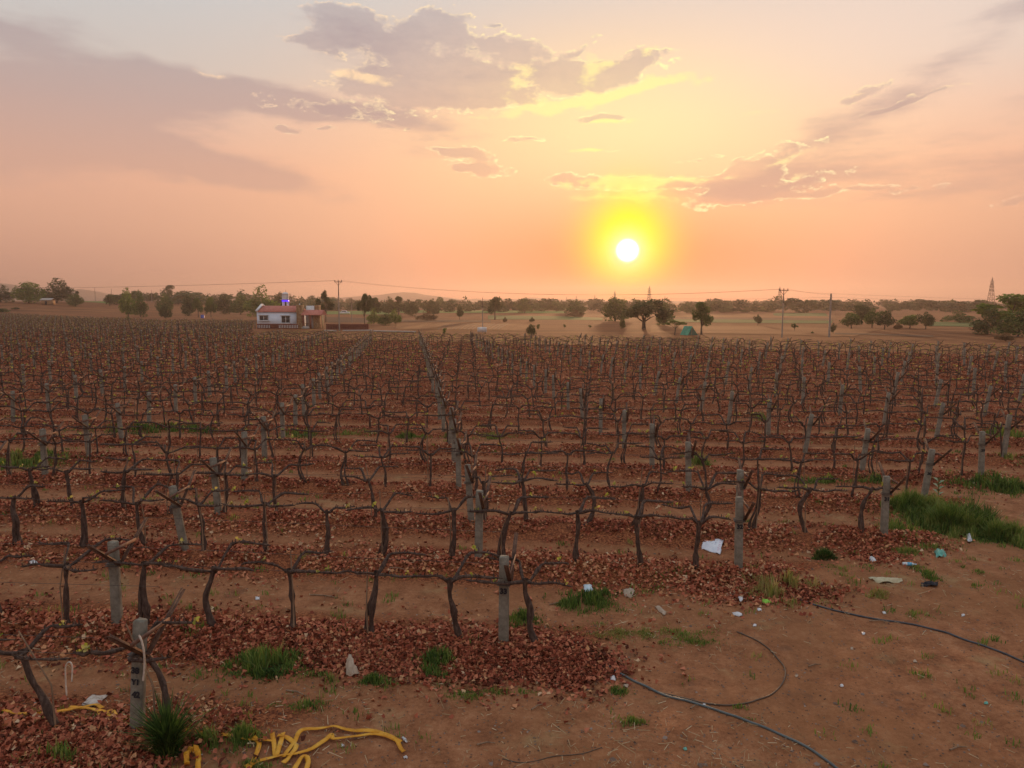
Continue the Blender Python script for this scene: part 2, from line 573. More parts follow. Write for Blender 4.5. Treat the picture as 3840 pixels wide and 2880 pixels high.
LIMIT = 3200.0
xp = axis([(17, 30, .25, 1.0), (30, LIMIT, .4, 1.13)])
gx = np.concatenate([-axis([(13, 30, .25, 1.0), (30, LIMIT, .4, 1.13)])[::-1], np.arange(-12.82, 17, .18), xp])
gy = np.concatenate([np.array([-LIMIT, -1500, -700, -300, -120, -50, -20, -8, 0, 3, 5]), axis([(6.1, 30, .1, 1.0)]), axis([(30.25, 120, .42, 1.0), (120, LIMIT, .6, 1.12)])])
gy = np.unique(np.round(gy, 4))
GX, GY = np.meshgrid(gx, gy)
GZ = height(GX, GY)
nx, ny = len(gx), len(gy)
ii, jj = np.meshgrid(np.arange(ny - 1), np.arange(nx - 1), indexing='ij')
GF = np.stack([ii * nx + jj, ii * nx + jj + 1, (ii + 1) * nx + jj + 1, (ii + 1) * nx + jj], -1).reshape(-1, 4)


def ground_material():
    m = bpy.data.materials.new('ground')
    m.use_nodes = True
    nt = m.node_tree
    b = nt.nodes['Principled BSDF']
    b.inputs['Roughness'].default_value = 0.95
    b.inputs['Specular IOR Level'].default_value = 0.12
    at_v = nt.nodes.new('ShaderNodeAttribute')
    at_v.attribute_name = 'vineyard'
    at_b = nt.nodes.new('ShaderNodeAttribute')
    at_b.attribute_name = 'berm'
    vin, berm = N(nt, at_v.outputs['Fac']), N(nt, at_b.outputs['Fac'])
    pos = nt.nodes.new('ShaderNodeTexCoord').outputs['Object']
    big, mid, fine = noise(nt, pos, .35, 4), noise(nt, pos, 2.2, 6, .65), noise(nt, pos, 16, 6, .7)
    soil = ramp(nt, mid * 0.45 + fine * 0.35 + noise(nt, pos, 60, 4, .7) * 0.2, [(.36, (.17, .064, .032)), (.47, (.31, .125, .057)), (.55, (.4, .172, .082)), (.66, (.5, .265, .14))])
    soil = mixc(nt, big.step(.45, .62) * 0.5, soil, (.3, .13, .056, 1))
    soil = mixc(nt, (noise(nt, pos, .9, 5, .6).step(.56, .72)) * 0.55, soil, (.4, .27, .13, 1))        # dry straw dust
    soil = mixc(nt, (noise(nt, pos, 1.3, 5, .6).step(.60, .70)) * 0.4, soil, (.16, .085, .055, 1))
    leafy = ramp(nt, noise(nt, pos, 20, 5, .8), [(.36, (.05, .017, .01)), (.47, (.17, .05, .022)), (.56, (.36, .115, .045)), (.68, (.48, .22, .1))])
    cover = (berm * (mid + 0.45)).step(.12, .5)
    mp = nt.nodes.new('ShaderNodeMapping')
    mp.inputs['Scale'].default_value = (.02, .3, 1)
    nt.links.new(pos, mp.inputs[0])
    dry = ramp(nt, noise(nt, mp.outputs[0], 1.0, 6, .6) * 0.7 + noise(nt, pos, .09, 5) * 0.3, [(.34, (.1, .036, .014)), (.48, (.19, .07, .026)), (.6, (.25, .1, .036)), (.72, (.11, .085, .03))])
    yy = nt.nodes.new('ShaderNodeSeparateXYZ')
    nt.links.new(pos, yy.inputs[0])
    beyond = N(nt, yy.outputs[1]).step(52, 72)
    col = mixc(nt, cover, soil, leafy)
    col = mixc(nt, beyond * (vin * -1.0 + 1.0), col, dry)
    nt.links.new(col, b.inputs['Base Color'])
    bn = nt.nodes.new('ShaderNodeBump')
    bn.inputs['Strength'].default_value = 0.9
    bn.inputs['Distance'].default_value = 0.04
    nt.links.new((noise(nt, pos, 24, 6, .7) + mid * 0.7).s, bn.inputs['Height'])
    nt.links.new(bn.outputs[0], b.inputs['Normal'])
    return m


gme = mesh_arr('ground', np.stack([GX, GY, GZ], -1).reshape(-1, 3), GF, ground_material(), True)
for nm, val in (('vineyard', vineyard(GX, GY)), ('berm', vineyard(GX, GY) * np.exp(-(row_dist(GY + SLOPE * GX) / 1.0) ** 2) * np.where(GY > 140, .6, 1))):
    a_ = gme.attributes.new(nm, 'FLOAT', 'POINT')
    a_.data.foreach_set('value', np.ascontiguousarray(val, dtype=np.float32).ravel())
tag(obj('ground', gme), kind='structure')

# ------------------------------------------------------------------ vineyard: vines
def wob(n, amp, rng, k=4):
    t = np.linspace(0, 1, n)
    out = np.zeros(n)
    for f in range(1, k + 1):
        out += rng.normal(0, amp / f) * np.sin(np.pi * f * t * rng.uniform(.8, 1.3) + rng.uniform(0, 6.3))
    return out - out[0]


def leaf_cluster(rng, n, size):
    """A tuft of small lobed leaves round a shoot."""
    V, F, T = [], [], []
    for i in range(n):
        a = rng.uniform(0, 6.28)
        el = rng.uniform(-.2, .9)
        c = np.array((math.cos(a) * .6, math.sin(a) * .6, el)) * size * rng.uniform(.5, 1.2)
        s = size * rng.uniform(.55, 1.0)
        u = rng.normal(size=3); u /= np.linalg.norm(u)
        w = np.cross(u, rng.normal(size=3)); w /= np.linalg.norm(w)
        nn = np.cross(u, w)
        pts = [c, c + s * (u * .35 + w * .55), c + s * (u * 1.0 + w * .32 + nn * .15), c + s * (u * 1.25), c + s * (u * 1.0 - w * .32 + nn * .15), c + s * (u * .35 - w * .55)]
        k = len(V)
        V += pts
        F += [(k, k + 1, k + 2), (k, k + 2, k + 3), (k, k + 3, k + 4), (k, k + 4, k + 5)]
        T += [rng.uniform(0, 1)] * 6
    return np.array(V), np.array(F), np.array(T)


SPROUTS = []
for i in range(6):
    V, F, T = leaf_cluster(np.random.default_rng(50 + i), 5 + i % 3, .055)
    SPROUTS.append(mesh_arr('young_leaves', V, F, M['sprout'], False, T))


def make_vine(seed, lean=(0.0, 0.0), kind=None, sides=7, seg=11, fine=True, big=False):
    """Parts of one vine: trunk, cordons, stake, and the places where young leaves sit."""
    rng = np.random.default_rng(seed)
    kind = kind or rng.choice(['T', 'H', 'H', 'N', 'F', 'Y'])
    zh = rng.uniform(.96, 1.08)
    t = np.linspace(0, 1, seg)
    lx, ly = lean[0] + rng.normal(0, .05), lean[1] + rng.normal(0, .04)
    bend = rng.normal(0, .07)
    px = lx * t ** 1.2 + bend * np.sin(np.pi * t) + wob(seg, .03, rng)
    py = ly * t + wob(seg, .018, rng)
    pz = -.08 + (zh + .08) * t
    rad = rng.uniform(.046, .06) * (.92 if big else .64) * (1.12 - .42 * t) * (1 + .22 * np.exp(-t / .06))
    rad *= 1 + (rng.normal(0, .17, seg) if fine else 0)
    rad[-1] *= 1.15
    trunk = MB().tube(np.stack([px, py, pz], -1), rad, sides)
    if kind == 'Y' and fine:                                # a second stem that joins near the head
        s2 = np.linspace(0, 1, seg)
        off = rng.choice([-1, 1]) * rng.uniform(.08, .14)
        trunk.tube(np.stack([px + off * (1 - s2 ** 2) * np.cos(s2), py + .03 * (1 - s2), pz], -1), rad * .7, sides)
    head = np.array((px[-1], py[-1], zh - .03))
    lines = {'T': [(-1, 0), (1, 0)], 'H': [(-1, -.26), (1, -.26), (-1, .3), (1, .3)], 'N': [(-1, -.26), (1, -.26), (1, .3)],
             'F': [(-1, .3), (1, .3), (-1, -.26)], 'Y': [(-1, -.2), (1, .25), (1, -.24)]}[kind]
    cordons, spots = [], []
    for sx_, yo in lines:
        n = 13 if fine else 5
        s = np.linspace(0, 1, n)
        L = rng.uniform(.55, .85)
        rise = (1.22 if yo > 0.05 else 1.08) + rng.normal(0, .025) - (head[2] - .02)
        k = sstep(0, rng.uniform(.14, .42), s)
        x = head[0] + sx_ * (.03 + L * s ** 1.05)
        y = head[1] + (yo - head[1] + rng.normal(0, .05)) * k + wob(n, .02, rng)
        z = head[2] - .02 + rise * k + rng.normal(.0, .025) * np.sin(np.pi * s) + wob(n, .014, rng)
        r = rng.uniform(.024, .031) * (1 - .4 * s)
        if fine:
            r = r * (1 + rng.normal(0, .2, n))
        P = np.stack([x, y, z], -1)
        r[-1] *= .35
        mb = MB().tube(P, r, sides if fine else 3)
        if fine:
            for j in range(2, n - 1):
                if rng.random() < .8:
                    d = np.array((rng.normal(0, .35), rng.normal(0, .45), 1.0))
                    d /= np.linalg.norm(d)
                    ln = rng.uniform(.03, .09)
                    mb.tube([P[j], P[j] + d * ln * .6, P[j] + d * ln + np.array((rng.normal(0, .01), 0, 0))], [.011, .009, .004], 4)
                    if rng.random() < .3:
                        spots.append(P[j] + d * ln)
        else:
            for j in (2, 3, 4):
                if rng.random() < .35:
                    spots.append(P[j] + np.array((0, 0, .05)))
        cordons.append(mb)
    stake = None
    if rng.random() < .6:
        o = rng.choice([-1, 1]) * rng.uniform(.035, .06)
        stake = MB().tube([(o, -.05, -.1), (o + rng.normal(0, .02), -.05, .6), (o * .6 + lx + rng.normal(0, .03), -.04, zh + rng.uniform(.05, .4))], [.014, .012, .010], 4)
    return trunk, cordons, stake, spots


def ordinal(n):
    small = 'zeroth first second third fourth fifth sixth seventh eighth ninth tenth eleventh twelfth thirteenth fourteenth fifteenth sixteenth seventeenth eighteenth nineteenth'.split()
    if n < 20:
        return small[n]
    tens = {2: 'twent', 3: 'thirt', 4: 'fort', 5: 'fift', 6: 'sixt', 7: 'sevent', 8: 'eight', 9: 'ninet'}[n // 10]
    return tens + 'ieth' if n % 10 == 0 else tens + 'y-' + small[n % 10]


def row_y(k, x): return ROWS[k] - SLOPE * x


# where the vines and posts stand
vines, posts = [], []                                      # (row, x, extra)
HERO = {0: [(135, -.0, -.42), (352, .0, -.2)],              # row: (column in the 2212-wide picture, unused, lean along the row)
        1: [(1162, 0, -.28), (988, 0, -.06), (803, 0, .02), (633, 0, 0), (467, 0, 0), (318, 0, .04), (150, 0, -.04), (0, 0, .05)],
        2: [(1502, 0, .08), (1383, 0, 0), (1243, 0, 0), (1088, 0, .07), (978, 0, -.12), (823, 0, -.05), (703, 0, 0), (577, 0, 0), (438, 0, 0), (322, 0, -.04), (180, 0, 0), (35, 0, -.05)],
        3: [(1862, 0, .1), (1742, 0, 0), (1627, 0, .1)]}


def col_x(u2212, k):
    u = u2212 * 1.736
    y = ROWS[k]
    for _ in range(6):
        x = (u - 1920.0) / FPX * (y * CT + EYE * ST)
        y = row_y(k, x)
    return x


vr = np.random.default_rng(5)
for k in range(len(ROWS)):
    start = row_end(ROWS[k]) - .5
    if k in HERO:
        for u, _, ln in HERO[k]:
            vines.append((k, col_x(u, k), ln))
        start = min(v[1] for v in vines if v[0] == k) - 1.27
    ymid = ROWS[k]
    lim = -(0.69 * (ymid + 14) + 7)
    x = start
    x = min(x, 0.69 * ymid * 1.1 + 8)
    step = 1.27 if ymid < 170 else 2.0
    while x > lim * 1.12:
        y = row_y(k, x)
        if y < far_edge(x) - 1.0 and vr.random() > .05 and y < 330:
            vines.append((k, x + vr.normal(0, .08), vr.normal(0, .07)))
        x -= step
    # posts: the end post, then every fifth gap, drifting from row to row
    if k == 0:
        posts.append((k, -4.59, '38', 4.0, -2.0))
    elif k < 7:
        posts.append((k, float(row_end(ROWS[k])), {1: '33', 2: '32', 3: '31', 4: '30', 5: '29'}.get(k), (0, .5, -1.0, -.5, 6.0, -2.0, 1.0)[k], 0.0))
    for j in range(-60, 40):
        xx = -0.65 + 6.3 * j - 0.14 * (ROWS[k] - 14.5)
        if k == 0:
            continue
        y = row_y(k, xx)
        if xx < row_end(ROWS[k]) - 1.5 and xx > lim * 1.12 and abs(xx) < 0.69 * y + 7 and y < far_edge(xx) - 1 and y < 300:
            if (k, j) == (2, -1):
                lean = (-6.5, 3.0)
            elif j >= 2 and vr.random() < .5:
                lean = (vr.uniform(4, 9), 0)
            else:
                lean = (vr.normal(0, 1.6), vr.normal(0, 1.5))
            posts.append((k, xx + vr.normal(0, .06), None) + lean)

def seen(k, x):
    y = row_y(k, x)
    return abs(x) < 0.688 * (y + .6) + .05 and y > 7.9


order = sorted([i for i, v in enumerate(vines) if seen(v[0], v[1])], key=lambda i: row_y(vines[i][0], vines[i][1]))
single = set(order[:300])
# place of each vine in its row, counted from the right among those in the picture
rank = {}
for k in set(v[0] for v in vines):
    r = sorted([i for i in order if vines[i][0] == k], key=lambda i: -vines[i][1])
    for n, i in enumerate(r):
        rank[i] = n + 1
END_NO = {0: '38', 1: '33', 2: '32', 3: '31', 4: '30', 5: '29'}


def place_in_row(k, n, what):
    return '%s in the %s row from the front, %s from the right' % (what, ordinal(k + 1), ordinal(n))


VARIANTS = []
for i in range(18):
    tr_, co_, st_, sp_ = make_vine(900 + i)
    VARIANTS.append((tr_.data('trunk', M['bark'], True), [c.data('cordon', M['bark'], True) for c in co_], st_.data('stake', M['stake']) if st_ else None, sp_))

for i in order[:300]:
    k, x, ln = vines[i]
    y = row_y(k, x)
    z = float(height(x, y))
    t = thing('grapevine', place_in_row(k, rank[i], 'bare gnarled grapevine'), 'grapevine', (x, y, z), ROW_A + (math.pi if (i % 3 == 0 and k not in HERO) else 0), 'grapevines along the trellis rows')
    if k in HERO:
        a, b, c, d = make_vine(3000 + i, (ln, -.05 if k else .03), {0: 'N'}.get(k), big=True)
        parts = (a.data('trunk', M['bark'], True), [q.data('cordon', M['bark'], True) for q in b], c.data('stake', M['stake']) if c else None, d)
    else:
        parts = VARIANTS[i % len(VARIANTS)]
        s = vr.uniform(.93, 1.07)
        t.scale = (vr.uniform(.95, 1.1), s, s)
    obj('trunk', parts[0], t)
    for c in parts[1]:
        obj('cordon', c, t)
    if parts[2]:
        obj('stake', parts[2], t)
    for n, p in enumerate(parts[3]):
        if (i * 7 + n * 3) % 5 < 2:
            q = vr.uniform(.5, 1.05)
            obj('young_leaves', SPROUTS[(i + n) % 6], t, tuple(p), (0, 0, vr.uniform(0, 6)), (q, q, q))


def merge(items, templates, name, mat, smooth=False, tints=None):
    """One mesh out of many placed copies: items = (template index, x, y, z, turn, scale)."""
    Vs, Fs, Ts, n = [], [], [], 0
    by = {}
    for it in items:
        by.setdefault(it[0], []).append(it[1:])
    for k, arr in by.items():
        V, F = templates[k][:2]
        A = np.array(arr)
        c, s = np.cos(A[:, 3])[:, None], np.sin(A[:, 3])[:, None]
        sc = A[:, 4][:, None]
        X = (V[None, :, 0] * c - V[None, :, 1] * s) * sc + A[:, 0][:, None]
        Y = (V[None, :, 0] * s + V[None, :, 1] * c) * sc + A[:, 1][:, None]
        Z = V[None, :, 2] * sc + A[:, 2][:, None]
        Vs.append(np.stack([X, Y, Z], -1).reshape(-1, 3))
        idx = (np.arange(len(A)) * len(V))[:, None, None]
        Fs.append((F[None] + idx).reshape(-1, F.shape[1]) + n)
        if tints is not None:
            Ts.append(np.repeat(np.array(A[:, 5]) if A.shape[1] > 5 else RNG.uniform(0, 1, len(A)), len(V)))
        n += len(A) * len(V)
    return mesh_arr(name, np.concatenate(Vs), np.concatenate(Fs), mat, smooth, np.concatenate(Ts) if tints is not None else None)


# the rest of the vineyard, too many to count
wood_t, leaf_t = [], []
for i in range(12):
    a, b, c, d = make_vine(700 + i, sides=4, seg=5, fine=False)
    mb = MB()
    for q in [a] + b:
        for V, F in zip(q.V, [f for f in q.Q]):
            pass
        mb.add(np.concatenate(q.V), np.concatenate(q.Q))
    wood_t.append((np.concatenate(mb.V), np.concatenate(mb.Q), d))
rest = [i for i in range(len(vines)) if i not in single]
items, leaves = [], []
for i in rest:
    k, x, ln = vines[i]
    y = row_y(k, x)
    tno = i % 12
    turn = ROW_A + (math.pi if i % 2 else 0)
    z = float(height(x, y))
    sc = vr.uniform(.92, 1.08)
    items.append((tno, x, y, z, turn, sc))
    for p in wood_t[tno][2]:
        if vr.random() < .75:
            c, s = math.cos(turn), math.sin(turn)
            leaves.append((vr.integers(0, 4), x + sc * (p[0] * c - p[1] * s), y + sc * (p[0] * s + p[1] * c), z + sc * p[2], vr.uniform(0, 6), vr.uniform(.6, 1.15)))
far_v = obj('distant_grapevines', merge(items, wood_t, 'distant_grapevines', M['bark']))
tag(far_v, 'dense mass of bare grapevines filling the far vineyard', 'vines', kind='stuff')
for i in range(4):
    V, F, T = leaf_cluster(np.random.default_rng(80 + i), 3, .08)
    leaf_t.append((V, F))
tag(obj('distant_young_leaves', merge(leaves, leaf_t, 'distant_young_leaves', M['sprout'], False, True)), 'specks of yellow green young leaves over the far vineyard', 'leaves', kind='stuff')

# ------------------------------------------------------------------ trellis posts
def post_meshes(seed):
    rng = np.random.default_rng(seed)
    hgt = rng.uniform(1.36, 1.46)
    nlev = 9
    V, F = [], []
    w, d = rng.uniform(.066, .075), rng.uniform(.062, .07)
    for i in range(nlev):
        z = -.25 + (hgt + .25) * i / (nlev - 1)
        f = 1.06 - .1 * i / (nlev - 1)
        j = rng.normal(0, .0025, 16).reshape(8, 2)
        b = .016
        ring = [(-w + b, -d), (w - b, -d), (w, -d + b), (w, d - b), (w - b, d), (-w + b, d), (-w, d - b), (-w, -d + b)]
        V += [(p[0] * f + q[0], p[1] * f + q[1], z) for p, q in zip(ring, j)]
    top = [(x * .86 + rng.normal(0, .004), y * .86 + rng.normal(0, .004), hgt + .012 + rng.normal(0, .004)) for x, y, _ in V[-8:]]
    V += top
    for i in range(nlev):
        for j in range(8):
            F.append((i * 8 + j, i * 8 + (j + 1) % 8, (i + 1) * 8 + (j + 1) % 8, (i + 1) * 8 + j))
    k = nlev * 8
    F += [(k, k + 1, k + 2, k + 3), (k, k + 3, k + 4, k + 7), (k + 4, k + 5, k + 6, k + 7)]
    return mesh_arr('shaft', V, F, M['concrete'])


POSTS = [post_meshes(i) for i in range(6)]


def angle_iron(a, b, w, t=.005):
    mb = MB()
    a, b = Vector(a), Vector(b)
    d = (b - a).normalized()
    s = d.cross(Vector((1, 0, 0))).normalized()
    mb.bar(a, b, t * 2, w, up=(1, 0, 0))
    mb.bar(a + Vector((w / 2, 0, 0)) * 0 + s * 0, b, w, t, up=(1, 0, 0))
    return mb


ARM_NEAR = angle_iron((.095, .02, .98), (.11, -.76, 1.56), .065).data('cross_arm', M['iron'])
ARM_FAR = angle_iron((.095, -.02, .98), (.11, .76, 1.56), .065).data('cross_arm', M['iron'])
TIE = MB().bar((.135, -.4, 1.3), (.135, .4, 1.3), .014, .05).data('tie_bar', M['tie'])
BAND = MB().box((-.1, -.095, .985), (.1, .095, .993)).box((-.1, -.095, 1.02), (.1, .095, 1.028)).data('wire_band', M['wire'])


def number(txt, size, parent, z, x=0.0, tilt=0.0):
    cu = bpy.data.curves.new('painted_number', 'FONT')
    cu.body = txt
    cu.size = size
    cu.align_x = 'CENTER'
    cu.offset = 0.006
    cu.extrude = 0.0015
    tmp = bpy.data.objects.new('painted_number', cu)
    COL.objects.link(tmp)
    bpy.context.view_layer.update()
    me = bpy.data.meshes.new_from_object(tmp.evaluated_get(bpy.context.evaluated_depsgraph_get()))
    bpy.data.objects.remove(tmp)
    me.materials.clear()
    me.materials.append(M['paint'])
    return obj('painted_number', me, parent, (x, -.0795, z), (math.radians(90), tilt, 0))


porder = sorted([i for i, p in enumerate(posts) if seen(p[0], p[1])], key=lambda i: row_y(posts[i][0], posts[i][1]))
psingle = porder[:300]
prank = {}
for k in set(p[0] for p in posts):
    for n, i in enumerate(sorted([i for i in porder if posts[i][0] == k], key=lambda i: -posts[i][1])):
        prank[i] = n + 1
for i in psingle:
    k, x, no, lx, ly = posts[i]
    y = row_y(k, x)
    if no:
        extra = {'38': 'with a white cord tied beside it', '33': 'at the end of its row', '32': 'beside a white sack', '31': 'at the tall green weeds', '30': 'leaning, behind the tall green weeds', '29': 'farthest right of the numbered posts'}[no]
        lab = 'grey concrete trellis post painted %s, %s' % (no, extra)
    else:
        lab = place_in_row(k, prank[i], 'grey concrete trellis post')
    t = thing('trellis_post', lab, 'post', (x, y, float(height(x, y)) - .02), 0, 'concrete posts of the trellis rows')
    t.rotation_euler = (math.radians(ly), math.radians(lx), ROW_A)
    obj('shaft', POSTS[i % 6], t)
    if y < 100:
        obj('cross_arm', ARM_NEAR, t)
        obj('cross_arm', ARM_FAR, t)
        obj('tie_bar', TIE, t)
    if y < 30:
        obj('wire_band', BAND, t)
    if no:
        number(no, .115 if no in ('33', '32', '31') else .1, t, {'38': .8, '33': .86, '32': .86, '31': .85, '30': .72, '29': .8}[no])
        if no == '38':
            number('Y1', .09, t, .66, .01)
            number('42', .1, t, .5, .02)
pt = MB().box((-.066, -.062, -.1), (.066, .062, 1.4))
arms = MB().bar((.1, .02, .98), (.11, -.76, 1.56), .06).bar((.1, -.02, .98), (.11, .76, 1.56), .06).bar((.13, -.4, 1.3), (.13, .4, 1.3), .03)
pitems = [(0, posts[i][1], row_y(posts[i][0], posts[i][1]), float(height(posts[i][1], row_y(posts[i][0], posts[i][1]))), ROW_A, 1.0) for i in range(len(posts)) if i not in set(psingle)]
if pitems:
    dp = obj('distant_trellis_posts', merge(pitems, [(np.concatenate(pt.V), np.concatenate(pt.Q))], 'distant_trellis_posts', M['concrete']))
    tag(dp, 'many tiny concrete posts in the far vineyard', 'posts', kind='stuff')
    da = obj('distant_cross_arms', merge(pitems, [(np.concatenate(arms.V), np.concatenate(arms.Q))], 'distant_cross_arms', M['iron']))
    tag(da, 'many tiny iron arms on the far trellis posts', 'arms', kind='stuff')

# wires along the nearer rows
for k in range(0, 9):
    q = ROWS[k]
    x1 = float(row_end(q)) if k else -4.59
    x0 = -(0.69 * (q + 2) + 3)
    for nm, off, z in (('upper wire on the near arms', -.74, 1.55), ('upper wire on the far arms', .74, 1.55), ('low cordon wire', -.24, 1.1)):
        xs = np.arange(x1, x0, -2.1)
        P = [(x, row_y(k, x) + off, float(height(x, row_y(k, x))) + z - (.02 if n % 3 else 0)) for n, x in enumerate(xs)]
        if len(P) > 2:
            tag(obj('trellis_wire', MB().tube(P, .003, 3).data('trellis_wire', M['wire'])), 'thin %s of the %s vine row from the front' % (nm, ordinal(k + 1)), 'wire', 'trellis wires along the rows')

# ------------------------------------------------------------------ fallen leaves, straw, weeds, pebbles
fr = np.random.default_rng(21)


def leaf_template(rng):
    """A dried, curled, lobed vine leaf about 1 across: six triangles round its middle."""
    n = 4
    a = np.arange(n) * np.pi / 2 + rng.normal(0, .3, n)
    r = rng.uniform(.28, .62, n)
    curl = rng.uniform(.5, 1.6)
    ax = rng.uniform(0, np.pi)
    x, y = r * np.cos(a), r * np.sin(a)
    p = x * np.cos(ax) + y * np.sin(ax)
    z = curl * p * p * 1.3 + rng.normal(0, .06, n)
    V = np.vstack([[0, 0, 0], np.stack([x, y, z], -1)])
    F = np.array([(0, i + 1, (i + 1) % n + 1) for i in range(n)])
    return V, F


LEAF = [leaf_template(np.random.default_rng(300 + i)) for i in range(14)]


def scatter(X, Y, Z, size, templates, tint, name, mat, flat=0.9, rng=fr):
    """Leaves thrown down at (X, Y, Z), each with its own turn and tilt."""
    n = len(X)
    which = rng.integers(0, len(templates), n)
    turn = rng.uniform(0, 2 * np.pi, n)
    tx, ty = rng.normal(0, flat, n), rng.normal(0, flat, n)
    Vs, Fs, Ts, base = [], [], [], 0
    for k in range(len(templates)):
        idx = np.nonzero(which == k)[0]
        if not len(idx):
            continue
        V, F = templates[k]
        c, s = np.cos(turn[idx])[:, None], np.sin(turn[idx])[:, None]
        x = V[None, :, 0] * c - V[None, :, 1] * s
        y = V[None, :, 0] * s + V[None, :, 1] * c
        z = np.repeat(V[None, :, 2], len(idx), 0)
        ca, sa = np.cos(tx[idx])[:, None], np.sin(tx[idx])[:, None]
        y, z = y * ca - z * sa, y * sa + z * ca
        cb, sb = np.cos(ty[idx])[:, None], np.sin(ty[idx])[:, None]
        x, z = x * cb + z * sb, -x * sb + z * cb
        sc = size[idx][:, None]
        P = np.stack([x * sc + X[idx][:, None], y * sc + Y[idx][:, None], z * sc + Z[idx][:, None]], -1)
        Vs.append(P.reshape(-1, 3))
        Fs.append((F[None] + (np.arange(len(idx)) * len(V))[:, None, None]).reshape(-1, 3) + base)
        Ts.append(np.repeat(tint[idx], len(V)))
        base += len(idx) * len(V)
    return mesh_arr(name, np.concatenate(Vs), np.concatenate(Fs), mat, False, np.concatenate(Ts))


LX, LY, LS = [], [], []
for k in range(len(ROWS)):
    q = ROWS[k]
    if q > 118:
        break
    x1 = min(float(row_end(q)) + 1.25, 0.69 * (q + 3) + 3)
    x0 = -(0.69 * (q * 1.08 + 2) + 3)
    dens = float(np.interp(q, [8, 16, 25, 45, 80, 130], [620, 640, 440, 170, 50, 18]))
    n = int((x1 - x0) * dens)
    x = fr.uniform(x0, x1, n)
    off = np.where(fr.random(n) < .85, fr.normal(0, .5, n), fr.uniform(-1.5, 1.5, n))
    y = row_y(k, x) + off
    keep = (vnoise(x * .9, y * 1.3, 9) + .55 * vnoise(x * 2.6, y * 2.6, 10) > -.55 + .9 * np.clip(np.abs(off) - .5, 0, 2)) & (y < far_edge(x)) & (vineyard(x, y, .8) > .15)
    LX.append(x[keep]); LY.append(y[keep])
    LS.append(np.full(keep.sum(), float(np.interp(q, [8, 30, 60, 130], [1.0, 1.15, 1.7, 2.4]))))
# brush thrown at the row ends
for (u, v, ru, rv, n) in ((1230, 1440, 80, 45, 3400), (800, 1415, 230, 34, 5000), (560, 1390, 160, 22, 2500), (1650, 1275, 120, 30, 3600), (1040, 1430, 160, 40, 4200), (150, 1625, 170, 45, 4200), (1890, 1200, 60, 18, 700), (2010, 1165, 40, 14, 250)):
    c = at2(u, v)
    rx = abs(at2(u + ru, v).x - c.x)
    ry = abs(at2(u, v - rv).y - c.y)
    x, y = c.x + fr.normal(0, rx * .6, n) * fr.uniform(.5, 1.5, n), c.y + fr.normal(0, ry * .6, n) * fr.uniform(.5, 1.5, n)
    LX.append(x); LY.append(y); LS.append(np.ones(n))
# a thin scatter everywhere between the rows
n = 16000
y = fr.uniform(7.5, 60, n) ** 1.0
x = fr.uniform(-1, 1, n) * (.69 * y + 3)
k_ = (x < row_end(y + SLOPE * x) + 2.0)
LX.append(x[k_]); LY.append(y[k_]); LS.append(np.full(k_.sum(), .95))
LX, LY, LS = np.concatenate(LX), np.concatenate(LY), np.concatenate(LS)
d_ = row_dist(LY + SLOPE * LX)
LZ = height(LX, LY) + fr.uniform(.0, .075, len(LX)) * np.exp(-(d_ / .7) ** 2) * LS + .012
tint = np.clip(.42 + .18 * vnoise(LX * .7, LY * .7, 12) + fr.normal(0, .25, len(LX)), 0, 1)
tag(obj('fallen_leaves', scatter(LX, LY, LZ, LS * fr.uniform(.045, .105, len(LX)), LEAF, tint, 'fallen_leaves', M['litter'], .6)), 'reddish brown fallen vine leaves heaped along the rows', 'leaves', kind='stuff')

# straw and prunings
n = 30000
y = 7.2 + 34 * fr.random(n) ** 1.6
x = fr.uniform(-1, 1, n) * (.69 * y + 2)
ang = fr.uniform(0, 2 * np.pi, n)
ln = fr.uniform(.03, .13, n) * np.where(fr.random(n) < .05, 2.6, 1.0)
w = fr.uniform(.0015, .005, n)
keep = vnoise(x * .8, y * .8, 14) + fr.normal(0, .35, n) > 0.1
x, y, ang, ln, w = x[keep], y[keep], ang[keep], ln[keep], w[keep]
ex, ey = np.cos(ang) * ln / 2, np.sin(ang) * ln / 2
sx_, sy_ = -np.sin(ang) * w, np.cos(ang) * w
dd = row_dist(y + SLOPE * x)
z = height(x, y) + .015 + .05 * np.exp(-(dd / .5) ** 2) * fr.random(len(x))
tz = fr.normal(0, .15, len(x)) * ln
P = np.stack([np.stack([x - ex - sx_, y - ey - sy_, z - tz], -1), np.stack([x + ex - sx_ * .5, y + ey - sy_ * .5, z + tz], -1), np.stack([x + ex + sx_ * .5, y + ey + sy_ * .5, z + tz + .004], -1), np.stack([x - ex + sx_, y - ey + sy_, z - tz + .004], -1)], 1)
tag(obj('straw', mesh_arr('straw', P.reshape(-1, 3), np.arange(len(x) * 4).reshape(-1, 4), M['straw'], False, np.repeat(fr.random(len(x)), 4))), 'pale straw and dry prunings strewn over the soil', 'straw', kind='stuff')


